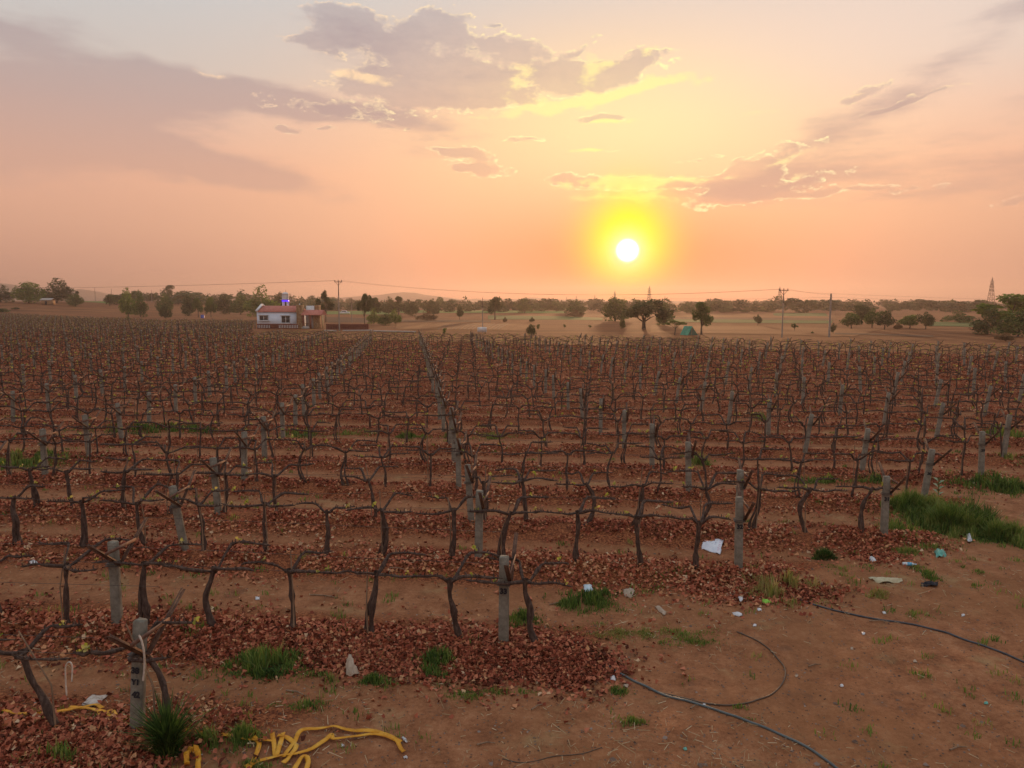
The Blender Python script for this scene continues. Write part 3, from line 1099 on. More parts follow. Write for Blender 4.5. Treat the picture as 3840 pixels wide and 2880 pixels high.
def blades(X, Y, H, W, Z=None, spread=.35, rng=fr):
    """Bent grass blades: two stacked quads' worth of triangles each."""
    n = len(X)
    if Z is None:
        Z = height(X, Y) - .01
    a = rng.uniform(0, 2 * np.pi, n)
    lean = rng.normal(0, spread, n)
    b = a + rng.normal(0, .5, n)
    dx_, dy_ = np.cos(b) * lean * H, np.sin(b) * lean * H
    wx, wy = -np.sin(a) * W, np.cos(a) * W
    p0 = np.stack([X - wx, Y - wy, Z], -1)
    p1 = np.stack([X + wx, Y + wy, Z], -1)
    p2 = np.stack([X + dx_ * .35 + wx * .8, Y + dy_ * .35 + wy * .8, Z + H * .6], -1)
    p3 = np.stack([X + dx_ * .35 - wx * .8, Y + dy_ * .35 - wy * .8, Z + H * .6], -1)
    p4 = np.stack([X + dx_, Y + dy_, Z + H], -1)
    V = np.stack([p0, p1, p2, p3, p4], 1).reshape(-1, 3)
    k = (np.arange(n) * 5)[:, None]
    F = np.concatenate([np.array([[0, 1, 2]]) + k, np.array([[0, 2, 3]]) + k, np.array([[3, 2, 4]]) + k])
    return V, F


BX, BY, BH, BT = [], [], [], []
# patches of weeds: column, row, half width, half height in the 2212-wide picture, blade height, count, colour 0 green .. 1 dry
PATCH = [(575, 1440, 85, 26, .26, 3000, .3), (690, 1462, 42, 16, .18, 800, .35), (810, 1472, 45, 10, .14, 700, .35), (950, 1440, 40, 36, .2, 1200, .3), (1020, 1395, 30, 16, .16, 500, .3),
         (1128, 1342, 36, 16, .18, 800, .3), (1275, 1300, 66, 22, .22, 1700, .3), (1215, 1310, 25, 10, .16, 350, .35), (1385, 1372, 150, 17, .09, 2800, .68), (1460, 1388, 70, 9, .1, 800, .45), (1250, 1355, 60, 10, .1, 800, .6),
         (1010, 1500, 50, 14, .12, 500, .4), (655, 1525, 60, 14, .13, 300, .45), (600, 1520, 30, 14, .12, 200, .5), (470, 1600, 50, 20, .2, 500, .35), (520, 1590, 40, 20, .2, 400, .3),
         (1700, 1292, 60, 16, .3, 900, .8), (1690, 1270, 80, 18, .35, 900, .95), (1100, 1495, 60, 8, .1, 400, .5),
         (70, 990, 110, 11, .34, 2600, .5), (40, 1010, 80, 8, .25, 900, .3), (310, 925, 110, 8, .28, 1800, .2), (420, 930, 60, 7, .28, 700, .2), (650, 942, 60, 7, .26, 900, .25), (890, 945, 40, 6, .26, 600, .35), (1050, 945, 45, 7, .3, 900, .55), (980, 945, 20, 6, .25, 300, .3), (780, 935, 60, 6, .2, 500, .5),
         (1510, 1000, 22, 12, .35, 400, .45), (1640, 905, 20, 7, .3, 300, .3), (2180, 945, 40, 18, .35, 900, .4), (2190, 990, 40, 14, .2, 600, .6), (2165, 1052, 75, 18, .4, 2600, .25), (2080, 1035, 40, 9, .25, 500, .3), (1760, 1040, 60, 8, .25, 800, .3), (1880, 1035, 60, 8, .22, 700, .3),
         (1950, 1092, 60, 12, .3, 1800, .3), (2010, 1125, 60, 22, .3, 2200, .35), (1960, 1150, 45, 22, .22, 1300, .45), (2060, 1150, 60, 18, .2, 1200, .5), (2150, 1160, 50, 14, .2, 800, .45), (1950, 1195, 40, 10, .16, 500, .5), (2000, 1182, 60, 8, .16, 500, .5),
         (1835, 1228, 55, 6, .13, 420, .45), (1990, 1232, 25, 10, .16, 260, .45), (2010, 1250, 22, 8, .16, 240, .45), (1885, 1222, 25, 6, .12, 200, .4), (2110, 1235, 16, 8, .15, 150, .4), (2080, 1225, 12, 5, .13, 100, .4), (1985, 1330, 30, 10, .1, 160, .5), (1900, 1288, 30, 8, .14, 250, .9),
         (1620, 1555, 30, 5, .1, 200, .35), (1335, 1495, 30, 8, .12, 220, .3), (1320, 1540, 16, 7, .12, 150, .3), (1365, 1560, 30, 9, .14, 220, .35), (1600, 1530, 20, 6, .1, 120, .35), (1480, 1470, 14, 10, .16, 90, .5), (120, 1640, 60, 18, .2, 500, .35), (560, 1655, 60, 10, .12, 300, .4), (2200, 1180, 14, 24, .25, 400, .4)]
for (u, v, ru, rv, h, n, hue) in PATCH:
    c = at2(u, v)
    rx = abs(at2(u + ru, v).x - c.x)
    ry = .5 * abs(at2(u, v - rv).y - at2(u, v + rv).y)
    n = int(n * 1.4)
    g = fr.normal(0, .6, (n, 2)).clip(-1.5, 1.5)
    x, y = c.x + g[:, 0] * rx, c.y + g[:, 1] * ry
    k_ = vnoise(x * 5.5, y * 5.5, int(u)) + .5 * vnoise(x * 2, y * 2, 3) + fr.normal(0, .3, n) > 0
    x, y = x[k_], y[k_]
    fade = 1 - .55 * np.clip((g[k_] ** 2).sum(1), 0, 1.2)
    BX.append(x); BY.append(y)
    BH.append(h * fade * fr.uniform(.4, 1.3, len(x)) * (.7 + .6 * vnoise(x * 4, y * 4, 6)))
    BT.append(np.clip(hue + .05 + .2 * vnoise(x * 2.5, y * 2.5, 9) + fr.normal(0, .18, len(x)), 0, 1))
# small tufts here and there on the bare earth and under the vines
tc_ = 0
while tc_ < 620:
    y0 = 7.4 + 40 * fr.random() ** 1.5
    x0 = fr.uniform(-1, 1) * (.69 * y0 + 1)
    if vnoise(x0 * .35, y0 * .35, 31) < fr.uniform(-.6, .5):
        continue
    m = int(fr.uniform(6, 26))
    x, y = x0 + fr.normal(0, .07, m), y0 + fr.normal(0, .06, m)
    BX.append(x); BY.append(y); BH.append(fr.uniform(.03, .12, m)); BT.append(np.clip(fr.uniform(.25, .8) + fr.normal(0, .1, m), 0, 1))
    tc_ += 1
BX, BY, BH, BT = (np.concatenate(q) for q in (BX, BY, BH, BT))
V, F = blades(BX, BY, BH, .004 + .008 * BH / .3 + .00022 * BY)
tag(obj('grass', mesh_arr('grass', V, F, M['grass'], False, np.repeat(BT, 5))), 'low green weeds and grass in patches among the vines', 'grass', kind='stuff')

# pebbles and clods
n = 15000
y = 7.2 + 18 * fr.random(n) ** 1.7
x = fr.uniform(-1, 1, n) * (.69 * y + 1)
k_ = (x > row_end(y + SLOPE * x) - 4) | (fr.random(n) < .3)
x, y = x[k_], y[k_]
oct_v = np.array([(1, 0, 0), (0, 1, 0), (-1, 0, 0), (0, -1, 0), (0, 0, .6), (.7, .7, -.3), (-.7, .7, -.3), (-.7, -.7, -.3), (.7, -.7, -.3)], dtype=float)
oct_f = np.array([(0, 1, 4), (1, 2, 4), (2, 3, 4), (3, 0, 4), (0, 5, 1), (1, 6, 2), (2, 7, 3), (3, 8, 0)])
peb = []
for i in range(5):
    r_ = np.random.default_rng(i)
    peb.append((oct_v * r_.uniform(.6, 1.3, (9, 3)), oct_f))
tag(obj('pebbles', scatter(x, y, height(x, y) + .002, fr.uniform(.004, .017, len(x)) * np.where(fr.random(len(x)) < .03, 2.4, 1), peb, np.clip(fr.normal(.3, .2, len(x)), 0, 1), 'pebbles', M['pebble'], .25)), 'pebbles and clods scattered over the bare earth', 'pebbles', kind='stuff')

# taller weed bushes that stand by themselves
def weed_bush(name, label, u, v, wpx, hgt, n, hue, depth=.6):
    c = at2(u, v)
    w = abs(at2(u + wpx, v).x - c.x)
    r_ = np.random.default_rng(int(u))
    g = r_.normal(0, .45, (n, 2)).clip(-1.2, 1.2)
    x, y = g[:, 0] * w, g[:, 1] * w * depth
    h = hgt * (1 - .6 * np.clip((g ** 2).sum(1), 0, 1.3)) * r_.uniform(.45, 1.1, n) * (.72 + .7 * vnoise(x * 4.5 + u, y * 4.5, 3))
    hue = hue + .3 * vnoise(x * 3 + u, y * 3, 8)
    V, F = blades(x, y, h, np.full(n, .011), np.zeros(n) + height(x + c.x, y + c.y) - c.z - .02, .5, r_)
    o = obj(name, mesh_arr(name, V, F, M['grass'], False, np.repeat(np.clip(hue + r_.normal(0, .15, n), 0, 1), 5)), None, tuple(c))
    return tag(o, label, 'weed')


weed_bush('weed_bush', 'tall bushy green weed clump right of the post painted 31', 2070, 1140, 75, .85, 6500, .34)
weed_bush('weed_bush', 'lower spreading green weed clump at the edge of the bare earth', 2145, 1162, 66, .55, 3600, .45)
weed_bush('weed_bush', 'small round dark green weed below the vines near post 31', 1782, 1208, 26, .36, 1500, .12)
weed_bush('weed_bush', 'green weed clump at the foot of the leaning post 30', 1985, 1098, 66, .5, 3200, .42)
weed_bush('weed_bush', 'dark green weeds growing up the vine trunk by post 38', 362, 1625, 20, .5, 1500, .12, .9)
weed_bush('weed_bush', 'thick green weed clump in front of the second vine row', 580, 1448, 84, .26, 2600, .24, .5)

# a broad-leaved milkweed beside post 30
mw = at2(2025, 1085)
pl = thing('milkweed_plant', 'pale broad-leaved weed beside the leaning post', 'plant', tuple(mw))
obj('stem', MB().tube([(0, 0, -.03), (.01, 0, .3), (.0, .01, .62)], [.012, .01, .006], 5).data('stem', M['grass'], False, np.full(15, .4)), pl)
lm = pmat('milkweed_leaf', [(.16, .24, .12), (.3, .38, .24)], 9, 4, .6)
for i in range(9):
    a, z = i * 2.1, .18 + .052 * i
    s, e = Vector((0, 0, z)), Vector((math.cos(a) * .16, math.sin(a) * .16, z + .09))
    sd = Vector((-math.sin(a), math.cos(a), 0)) * .055
    m_ = (s + e) / 2 + Vector((0, 0, .03))
    obj('leaf', mesh_arr('leaf', [tuple(s), tuple(m_ + sd), tuple(e), tuple(m_ - sd), tuple(m_ + Vector((0, 0, -.012)))], np.array([(0, 1, 4), (1, 2, 4), (2, 3, 4), (3, 0, 4)]), lm), pl)

# ------------------------------------------------------------------ hoses, tape and litter
def smooth_path(P, n):
    """Catmull-Rom through points."""
    P = [np.array(p, dtype=float) for p in P]
    P = [2 * P[0] - P[1]] + P + [2 * P[-1] - P[-2]]
    out = []
    m = len(P) - 3
    for i in range(m):
        for t in np.linspace(0, 1, n, endpoint=(i == m - 1)):
            a, b, c, d = P[i:i + 4]
            out.append(.5 * (2 * b + (c - a) * t + (2 * a - 5 * b + 4 * c - d) * t * t + (3 * b - a - 3 * c + d) * t ** 3))
    return np.array(out)


def hose(name, label, px, r, mat, lift=0.0):
    P = smooth_path([tuple(at2(u, v))[:2] + (0,) for u, v in px], 9)
    P[:, 2] = height(P[:, 0], P[:, 1]) + r * .8 + lift * (0.5 + .5 * vnoise(P[:, 0] * 2, P[:, 1] * 2, 5))
    return tag(obj(name, MB().tube(P, r, 8).data(name, mat, True)), label, 'hose')


M['hose_grey'] = pmat('hose_grey', [(.06, .075, .08), (.1, .125, .13)], 5, 4, .45, 0, 1, .5)
M['hose_black'] = pmat('hose_black', [(.018, .018, .022), (.07, .075, .09)], 2, 4, .5, 0, 1, .5)
M['hose_brown'] = pmat('hose_brown', [(.07, .045, .03), (.12, .075, .05)], 5, 4, .6, 0, 1, .4)
hose('hose', 'grey green hose running diagonally down to the bottom edge', [(1236, 1388), (1262, 1402), (1300, 1432), (1360, 1468), (1440, 1505), (1530, 1530), (1620, 1562), (1720, 1604), (1815, 1668), (1860, 1700)], .017, M['hose_grey'])
hose('hose', 'black hose trailing from the second leaf heap to the right edge', [(1700, 1285), (1760, 1308), (1830, 1326), (1900, 1340), (1980, 1352), (2060, 1374), (2140, 1402), (2212, 1432), (2290, 1470)], .016, M['hose_black'])
hose('hose', 'brown hose lying in a half loop on the bare earth', [(1592, 1366), (1625, 1380), (1662, 1404), (1690, 1436), (1696, 1462), (1680, 1490), (1640, 1512), (1590, 1524), (1520, 1520), (1450, 1503), (1400, 1490)], .011, M['hose_brown'], .006)
hose('dead_branch', 'thin dark dry stem lying near the bottom edge', [(1085, 1640), (1130, 1648), (1200, 1634), (1260, 1628), (1300, 1615)], .006, M['hose_brown'])['category'] = 'branch'

M['tape'] = pmat('yellow_tape', [(.42, .15, .006), (.66, .3, .015), (.74, .42, .06)], 5, 5, .6, .5, 25, .35)
M['cord'] = pmat('white_cord', [(.4, .33, .27), (.62, .55, .48)], 20, 3, .8)


def ribbon(P, w, twist, lift, seed):
    """A flat folded tape with thickness along P."""
    r_ = np.random.default_rng(seed)
    P = smooth_path(P, 10)
    n = len(P)
    T = np.gradient(P, axis=0)
    T /= np.linalg.norm(T, axis=1)[:, None] + 1e-9
    sd = np.stack([-T[:, 1], T[:, 0], np.zeros(n)], -1)
    s = np.linspace(0, 1, n)
    roll = twist * np.sin(s * r_.uniform(9, 15) + r_.uniform(0, 6)) + r_.normal(0, .03, n)
    up = np.array((0, 0, 1.0))
    side = sd * np.cos(roll)[:, None] + up[None] * np.sin(roll)[:, None]
    nor = np.cross(T, side)
    z = height(P[:, 0], P[:, 1]) + .035 + P[:, 2] + np.abs(np.sin(roll)) * w / 2 + lift * np.abs(vnoise(s * 9, s * 0 + seed, 4))
    C = np.stack([P[:, 0], P[:, 1], z], -1)
    a, b, t = C + side * w / 2, C - side * w / 2, nor * .003
    V = np.stack([a + t, b + t, b - t, a - t], 1).reshape(-1, 3)
    F = []
    for i in range(n - 1):
        for j in range(4):
            F.append((i * 4 + j, i * 4 + (j + 1) % 4, (i + 1) * 4 + (j + 1) % 4, (i + 1) * 4 + j))
    F += [(3, 2, 1, 0), (4 * n - 4, 4 * n - 3, 4 * n - 2, 4 * n - 1)]
    return V, np.array(F)


def tape_path(px): return [tuple(at2(u, v))[:2] + (0.0,) for u, v in px]


tp = thing('yellow_tape', 'tangle of flat yellow lay-flat tape on the earth at the bottom', 'tape', tuple(at2(600, 1600)))
tape_px = [[(318, 1562), (345, 1570), (400, 1582), (450, 1588), (500, 1592), (540, 1602), (590, 1606)],
           [(548, 1596), (560, 1614), (552, 1640), (540, 1662), (520, 1690)],
           [(588, 1590), (592, 1612), (596, 1640), (606, 1612), (612, 1590)],
           [(600, 1594), (620, 1600), (640, 1618), (626, 1640), (612, 1656)],
           [(612, 1642), (634, 1612), (650, 1586), (690, 1580), (722, 1576), (752, 1582), (800, 1586), (850, 1600), (866, 1624), (872, 1630)],
           [(530, 1664), (560, 1650), (600, 1640), (640, 1634), (672, 1624), (700, 1608), (716, 1594), (722, 1602), (760, 1598), (800, 1592), (840, 1598), (866, 1610)],
           [(628, 1690), (640, 1662), (656, 1640), (666, 1650), (660, 1680)]]
for i, px in enumerate(tape_px):
    V, F = ribbon(tape_path(px), .056, .22, .01, i + 1)
    obj('strip', mesh_arr('strip', V - np.array(tuple(tp.location)), F, M['tape']), tp)
t2 = thing('yellow_tape', 'length of yellow tape behind the vine trunk in the lower left corner', 'tape', tuple(at2(150, 1540)))
for i, px in enumerate([[(-30, 1530), (10, 1542), (60, 1548), (120, 1546), (160, 1538), (205, 1528), (222, 1536)], [(150, 1534), (190, 1536), (225, 1545), (245, 1556), (278, 1560)], [(212, 1540), (222, 1552), (240, 1540), (250, 1552)]]):
    V, F = ribbon(tape_path(px), .056, .2, .015, i + 30)
    obj('strip', mesh_arr('strip', V - np.array(tuple(t2.location)), F, M['tape']), t2)
t3 = thing('yellow_tape', 'short yellow tape loop poking up at the bottom edge left', 'tape', tuple(at2(415, 1645)))
for i, px in enumerate([[(405, 1668), (404, 1645), (412, 1632), (420, 1634)], [(424, 1634), (430, 1650), (428, 1675)]]):
    V, F = ribbon(tape_path(px), .06, .5, .1, i + 60)
    obj('strip', mesh_arr('strip', V - np.array(tuple(t3.location)), F, M['tape']), t3)


def sheet(name, label, cat, corners, mat, crumple=.02, lift=.02, res=9, seed=0, part=False):
    """A crumpled sheet with thickness between four ground points (2212-wide picture)."""
    r_ = np.random.default_rng(seed)
    c = [np.array(tuple(at2(u, v))) for u, v in corners]
    s, t = np.meshgrid(np.linspace(0, 1, res), np.linspace(0, 1, res))
    s, t = s[..., None], t[..., None]
    P = c[0] * (1 - s) * (1 - t) + c[1] * s * (1 - t) + c[2] * s * t + c[3] * (1 - s) * t
    edge = np.minimum(np.minimum(s, 1 - s), np.minimum(t, 1 - t))[..., 0]
    P[..., 2] = height(P[..., 0], P[..., 1]) + lift * (.25 + sstep(0, .35, edge)) + crumple * (vnoise(s[..., 0] * 3, t[..., 0] * 3, seed) + .6 * vnoise(s[..., 0] * 7, t[..., 0] * 7, seed + 1)) * .6 + .012
    P[..., :2] += r_.normal(0, .006, P[..., :2].shape)
    o = P.reshape(-1, 3).mean(0)
    V = np.concatenate([P.reshape(-1, 3), P.reshape(-1, 3) - np.array((0, 0, .008))]) - o
    n = res * res
    F = []
    for i in range(res - 1):
        for j in range(res - 1):
            q = (i * res + j, i * res + j + 1, (i + 1) * res + j + 1, (i + 1) * res + j)
            F.append(q)
            F.append(tuple(k + n for k in q[::-1]))
    bd = [j for j in range(res - 1)] + [i * res + res - 1 for i in range(res - 1)] + [(res - 1) * res + j for j in range(res - 1, 0, -1)] + [i * res for i in range(res - 1, 0, -1)]
    for a, b in zip(bd, bd[1:] + bd[:1]):
        F.append((a, a + n, b + n, b))
    me = mesh_arr(name, V, np.array(F), mat, True)
    uv = me.uv_layers.new(name='UVMap')
    li = np.zeros(len(me.loops), dtype=np.int32)
    me.loops.foreach_get('vertex_index', li)
    S_, T_ = np.tile(s.ravel(), 2), np.tile(t.ravel(), 2)
    uv.data.foreach_set('uv', np.stack([S_[li], T_[li]], -1).astype(np.float32).ravel())
    ob = obj(name, me, None, tuple(o))
    return tag(ob, label, cat)


M['white'] = pmat('white_plastic', [(.5, .5, .52), (.72, .72, .74)], 8, 4, .5, .3, 20)
M['beige'] = pmat('beige_paper', [(.34, .25, .18), (.5, .39, .3)], 12, 4, .9, .3, 20)
M['buff'] = pmat('buff_scrap', [(.42, .36, .22), (.58, .52, .36)], 12, 4, .8, .3, 20)
M['teal'] = pmat('teal_plastic', [(.05, .25, .2), (.2, .5, .42)], 14, 4, .4, .3, 20)
M['black'] = pmat('black_rag', [(.012, .012, .016), (.04, .04, .048)], 14, 4, .9, .5, 30)
M['lime'] = pmat('lime_plastic', [(.16, .42, .03), (.3, .62, .08)], 8, 4, .5)
sack_m = pmat('sack_print', [(.62, .64, .72), (.78, .79, .84)], 6, 4, .6, .35, 25)
nt_ = sack_m.node_tree
uvn = nt_.nodes.new('ShaderNodeUVMap')
sp_ = nt_.nodes.new('ShaderNodeSeparateXYZ')
nt_.links.new(uvn.outputs[0], sp_.inputs[0])
su, sv = N(nt_, sp_.outputs[0]), N(nt_, sp_.outputs[1])
rr = ((su - .56) * (su - .56) + (sv - .42) * (sv - .42) * 1.2).op('SQRT')
ring = (rr - .13).abs().step(.035, .012) * noise(nt_, uvn.outputs[0], 14, 3).step(.42, .55) * .55
band = (su - .87).abs().step(.055, .045) * (sv * 60.0).op('SINE').step(-.2, .5) * (sv - .5).abs().step(.42, .38) * .5
b_ = nt_.nodes['Principled BSDF']
src = b_.inputs['Base Color'].links[0].from_socket
nt_.links.new(mixc(nt_, band, mixc(nt_, ring, src, (.16, .2, .34, 1)), (.6, .2, .3, 1)), b_.inputs['Base Color'])

sheet('sack', 'flattened white woven sack with faded print beside post 32', 'sack', [(1520, 1163), (1563, 1164), (1555, 1199), (1514, 1186)], sack_m, .05, .05, 13, 3)
sheet('packet', 'small pale blue printed packet on the weeds', 'packet', [(1261, 1264), (1278, 1264), (1280, 1279), (1262, 1280)], pmat('packet_print', [(.35, .5, .6), (.7, .78, .82)], 22, 4, .5), .02, .05, 6, 5)
sheet('paper_scrap', 'crumpled beige paper lying on the leaf heap', 'paper', [(1344, 1274), (1372, 1276), (1366, 1292), (1350, 1290)], M['beige'], .05, .04, 8, 6)
sheet('paper_scrap', 'long narrow beige scrap below the leaf heap', 'paper', [(1414, 1312), (1424, 1310), (1441, 1326), (1434, 1331)], M['beige'], .02, .03, 7, 7)
sheet('paper_scrap', 'pointed buff paper scrap standing in the weeds', 'paper', [(750, 1432), (758, 1434), (776, 1462), (746, 1466)], M['beige'], .03, .16, 7, 8)
sheet('paper_plate', 'stained pale cardboard sheet lying left of post 38', 'cardboard', [(200, 1504), (232, 1506), (206, 1528), (176, 1524)], pmat('cardboard_stained', [(.2, .12, .08), (.5, .42, .36), (.62, .55, .5)], 9, 4, .8), .012, .03, 8, 9)
sheet('cloth_strip', 'torn cream cloth strip twisted on the bare earth', 'cloth', [(1876, 1251), (1946, 1252), (1950, 1258), (1905, 1262)], M['buff'], .06, .03, 12, 10)
sheet('plastic_bag', 'crumpled teal plastic bag near the green weeds', 'bag', [(2018, 1192), (2040, 1192), (2044, 1204), (2022, 1205)], M['teal'], .07, .07, 10, 11)
sheet('rag', 'flat black rag on the earth beyond the cloth strip', 'rag', [(1990, 1260), (2026, 1262), (2024, 1270), (1988, 1267)], M['black'], .05, .05, 9, 12)
sheet('plastic_scrap', 'bright lime green plastic scrap at the end leaf heap', 'plastic', [(1644, 1296), (1652, 1298), (1668, 1304), (1650, 1305)], M['lime'], .03, .04, 7, 13)
sheet('plastic_bag', 'pale grey plastic bag caught in the tall weeds', 'bag', [(2086, 1158), (2096, 1160), (2100, 1172), (2090, 1172)], M['white'], .05, .09, 8, 14)
sheet('plastic_scrap', 'white plastic scrap below the vines left of post 31', 'plastic', [(1876, 1206), (1890, 1208), (1892, 1214), (1880, 1213)], M['white'], .04, .04, 7, 15)
sheet('paper_scrap', 'white scrap near the start of the black hose', 'paper', [(1582, 1326), (1603, 1326), (1604, 1332), (1584, 1331)], M['white'], .02, .03, 6, 16)
sheet('paper_scrap', 'white scrap caught among leaves below post 32', 'paper', [(1595, 1292), (1606, 1294), (1604, 1302), (1597, 1301)], M['white'], .03, .05, 6, 17)
sheet('paper_scrap', 'small white cup-like scrap above the grey hose', 'paper', [(1318, 1464), (1330, 1465), (1330, 1474), (1320, 1472)], M['white'], .03, .04, 6, 18)
sheet('paper_scrap', 'white scrap beside the grey hose below the leaf heap', 'paper', [(1346, 1480), (1358, 1481), (1356, 1487), (1348, 1486)], M['beige'], .02, .02, 6, 19)
sheet('wrapper', 'small white wrapper right of the yellow tape', 'wrapper', [(868, 1594), (878, 1598), (880, 1606), (874, 1604)], M['white'], .02, .02, 6, 20)
sheet('paper_scrap', 'white scrap among the leaves at the left edge', 'paper', [(64, 1216), (82, 1217), (82, 1222), (66, 1222)], M['white'], .02, .06, 6, 21)
sheet('paper_scrap', 'white square scrap in the aisle behind the first vines', 'paper', [(552, 1291), (562, 1291), (560, 1297), (551, 1297)], M['white'], .01, .02, 5, 22)
sheet('plastic_tray', 'black plastic sheet lying flat on the green weeds', 'plastic', [(1966, 1093), (2030, 1090), (2028, 1104), (1968, 1106)], M['black'], .02, .1, 7, 23)
for n, (u, v, c_, l) in enumerate([(1818, 1483, 'white', 'pale blue chip on the bare earth right of the brown hose'), (1480, 1620, 'teal', 'small teal ring scrap below the grey hose'), (1975, 1430, 'beige', 'buff chip near the middle of the bare earth'), (2130, 1520, 'teal', 'tiny teal chip far right on the bare earth'), (1630, 1352, 'white', 'tiny white chip above the brown hose'), (1910, 1325, 'white', 'tiny white chip beyond the black hose'), (1865, 1370, 'white', 'white chip just below the black hose'), (875, 1638, 'white', 'white chip at the end of the yellow tape'), (740, 1613, 'white', 'white pebble-like chip below the yellow tape'), (1720, 1462, 'beige', 'buff chip beside the loop of the brown hose'), (1840, 1402, 'beige', 'pale flake in the middle right of the bare earth'), (2080, 1330, 'white', 'pale chip beyond the black hose at right'), (1640, 1318, 'white', 'white flake at the foot of the end leaf heap'), (1520, 1525, 'white', 'white stub lying against the brown hose')]):
    s_ = 3.5
    sheet('scrap', l, 'scrap', [(u - s_, v - 2), (u + s_, v - 2.4), (u + s_ + 1, v + 2), (u - s_ + 1, v + 2.3)], M[c_], .01, .015, 4, 40 + n)
for n, (u, v, ln_, a_, l) in enumerate([(1900, 1345, 46, -8, 'pale stick lying across the black hose'), (1600, 1285, 60, 12, 'pale dry cane poking from the end leaf heap'), (1500, 1530, 22, 40, 'short pale cane near the brown hose'), (1160, 1530, 34, 45, 'pale cane on bare earth below the leaf heap'), (390, 1530, 44, 75, 'pale upright-looking straw right of post 38'), (1210, 1305, 50, 14, 'pale cane near the weeds right of post 33'), (1130, 1320, 26, -25, 'short cane at the foot of the vine by post 33'), (1050, 1610, 40, 10, 'brown cane right of the yellow tape'), (2070, 1620, 40, 20, 'thin pale stick in the lower right corner'), (640, 1500, 50, -30, 'curved pale stalk in front of the weeds'), (860, 1230, 40, -20, 'pale cane in the aisle behind the second row'), (1760, 1440, 30, 20, 'pale cane on bare earth right of the hose loop'), (700, 1290, 60, -12, 'pale cane on the soil behind the second row')]):
    a, b = at2(u - ln_ / 2 * math.cos(math.radians(a_)), v + ln_ / 2 * math.sin(math.radians(a_)) * .5), at2(u + ln_ / 2 * math.cos(math.radians(a_)), v - ln_ / 2 * math.sin(math.radians(a_)) * .5)
    m_ = (a + b) / 2
    P = np.array([tuple(a), tuple(m_ + Vector((.01, .02, .01))), tuple(b)]) - np.array(tuple(m_)) + np.array((0, 0, .02))
    tag(obj('dry_cane', MB().tube(P, [.012, .011, .006], 5).data('dry_cane', M['stake']), None, tuple(m_)), l, 'cane')

# plastic bottle lying on the earth
bo = thing('bottle', 'clear plastic bottle with blue label lying on the earth', 'bottle', tuple(at2(1964, 1222) + Vector((0, 0, .035))), .1)
bo.rotation_euler = (math.radians(90), 0, math.radians(80))
obj('body', MB().lathe([(.004, -.13), (.034, -.128), (.036, -.05), (.034, .02), (.033, .06), (.014, .1), (.013, .12), (.004, .121)], 12).data('body', pmat('bottle_plastic', [(.5, .56, .6), (.7, .74, .78)], 6, 3, .25), True), bo)
obj('bottle_label', MB().lathe([(.037, -.045), (.037, .04)], 12).data('bottle_label', pmat('bottle_label', [(.05, .3, .5), (.2, .5, .7)], 30, 3, .5), True), bo)
obj('cap', MB().lathe([(.016, .115), (.016, .138), (.004, .14)], 10).data('cap', pmat('bottle_cap', [(.4, .6, .75), (.5, .7, .8)], 10, 2, .4)), bo)

# cords on the trellis by post 38
p38 = at(515, 2790)
bx_, by_ = p38.x, p38.y
hp = lambda u, v, y: (lambda d: (d[0] / d[1] * y, y, EYE + d[2] / d[1] * y))(ray(u * 1.736, v * 1.736))
tag(obj('cord', MB().tube(smooth_path([hp(300, 1372, by_ - .2), hp(306, 1385, by_ - .22), hp(311, 1410, by_ - .22), hp(312, 1440, by_ - .2), hp(309, 1470, by_ - .2)], 6), .011, 6).data('cord', M['cord'], True)), 'white cord hanging beside post 38', 'cord')
tag(obj('cord', MB().tube(smooth_path([hp(144, 1502, by_ - .6), hp(142, 1470, by_ - .6), hp(142, 1440, by_ - .6), hp(150, 1430, by_ - .6), hp(156, 1440, by_ - .6), hp(155, 1472, by_ - .6)], 6), .008, 6).data('cord', M['cord'], True)), 'white cord knotted on the wire left of post 38', 'cord')

# ------------------------------------------------------------------ fields beyond the vineyard
def field(name, stops, pts, z, scale=.3, stretch=(.05, 1, 1)):
    """A field lying between ground points (column, distance)."""
    P = [stand(u, y) for u, y in pts]
    n = 26
    top, bot = P[:len(P) // 2], P[len(P) // 2:][::-1]
    def sample(L, t):
        f = t * (len(L) - 1)
        i = min(int(f), len(L) - 2)
        return L[i].lerp(L[i + 1], f - i)
    V, F = [], []
    rows = 5
    for i in range(n):
        a, b = sample(top, i / (n - 1)), sample(bot, i / (n - 1))
        for j in range(rows):
            p = a.lerp(b, j / (rows - 1))
            wv = .012 * p.y * float(vnoise(p.x * .05, j * 3.0, 7)) if j in (0, rows - 1) else 0
            V.append((p.x, p.y + wv, float(land(p.x, p.y)) + z))
    for i in range(n - 1):
        for j in range(rows - 1):
            F.append((i * rows + j, (i + 1) * rows + j, (i + 1) * rows + j + 1, i * rows + j + 1))
    return tag(obj(name, mesh_arr(name, V, np.array(F), pmat(name, stops, scale, 6, .95, 0, 1, .1, stretch=stretch), True)), kind='structure')


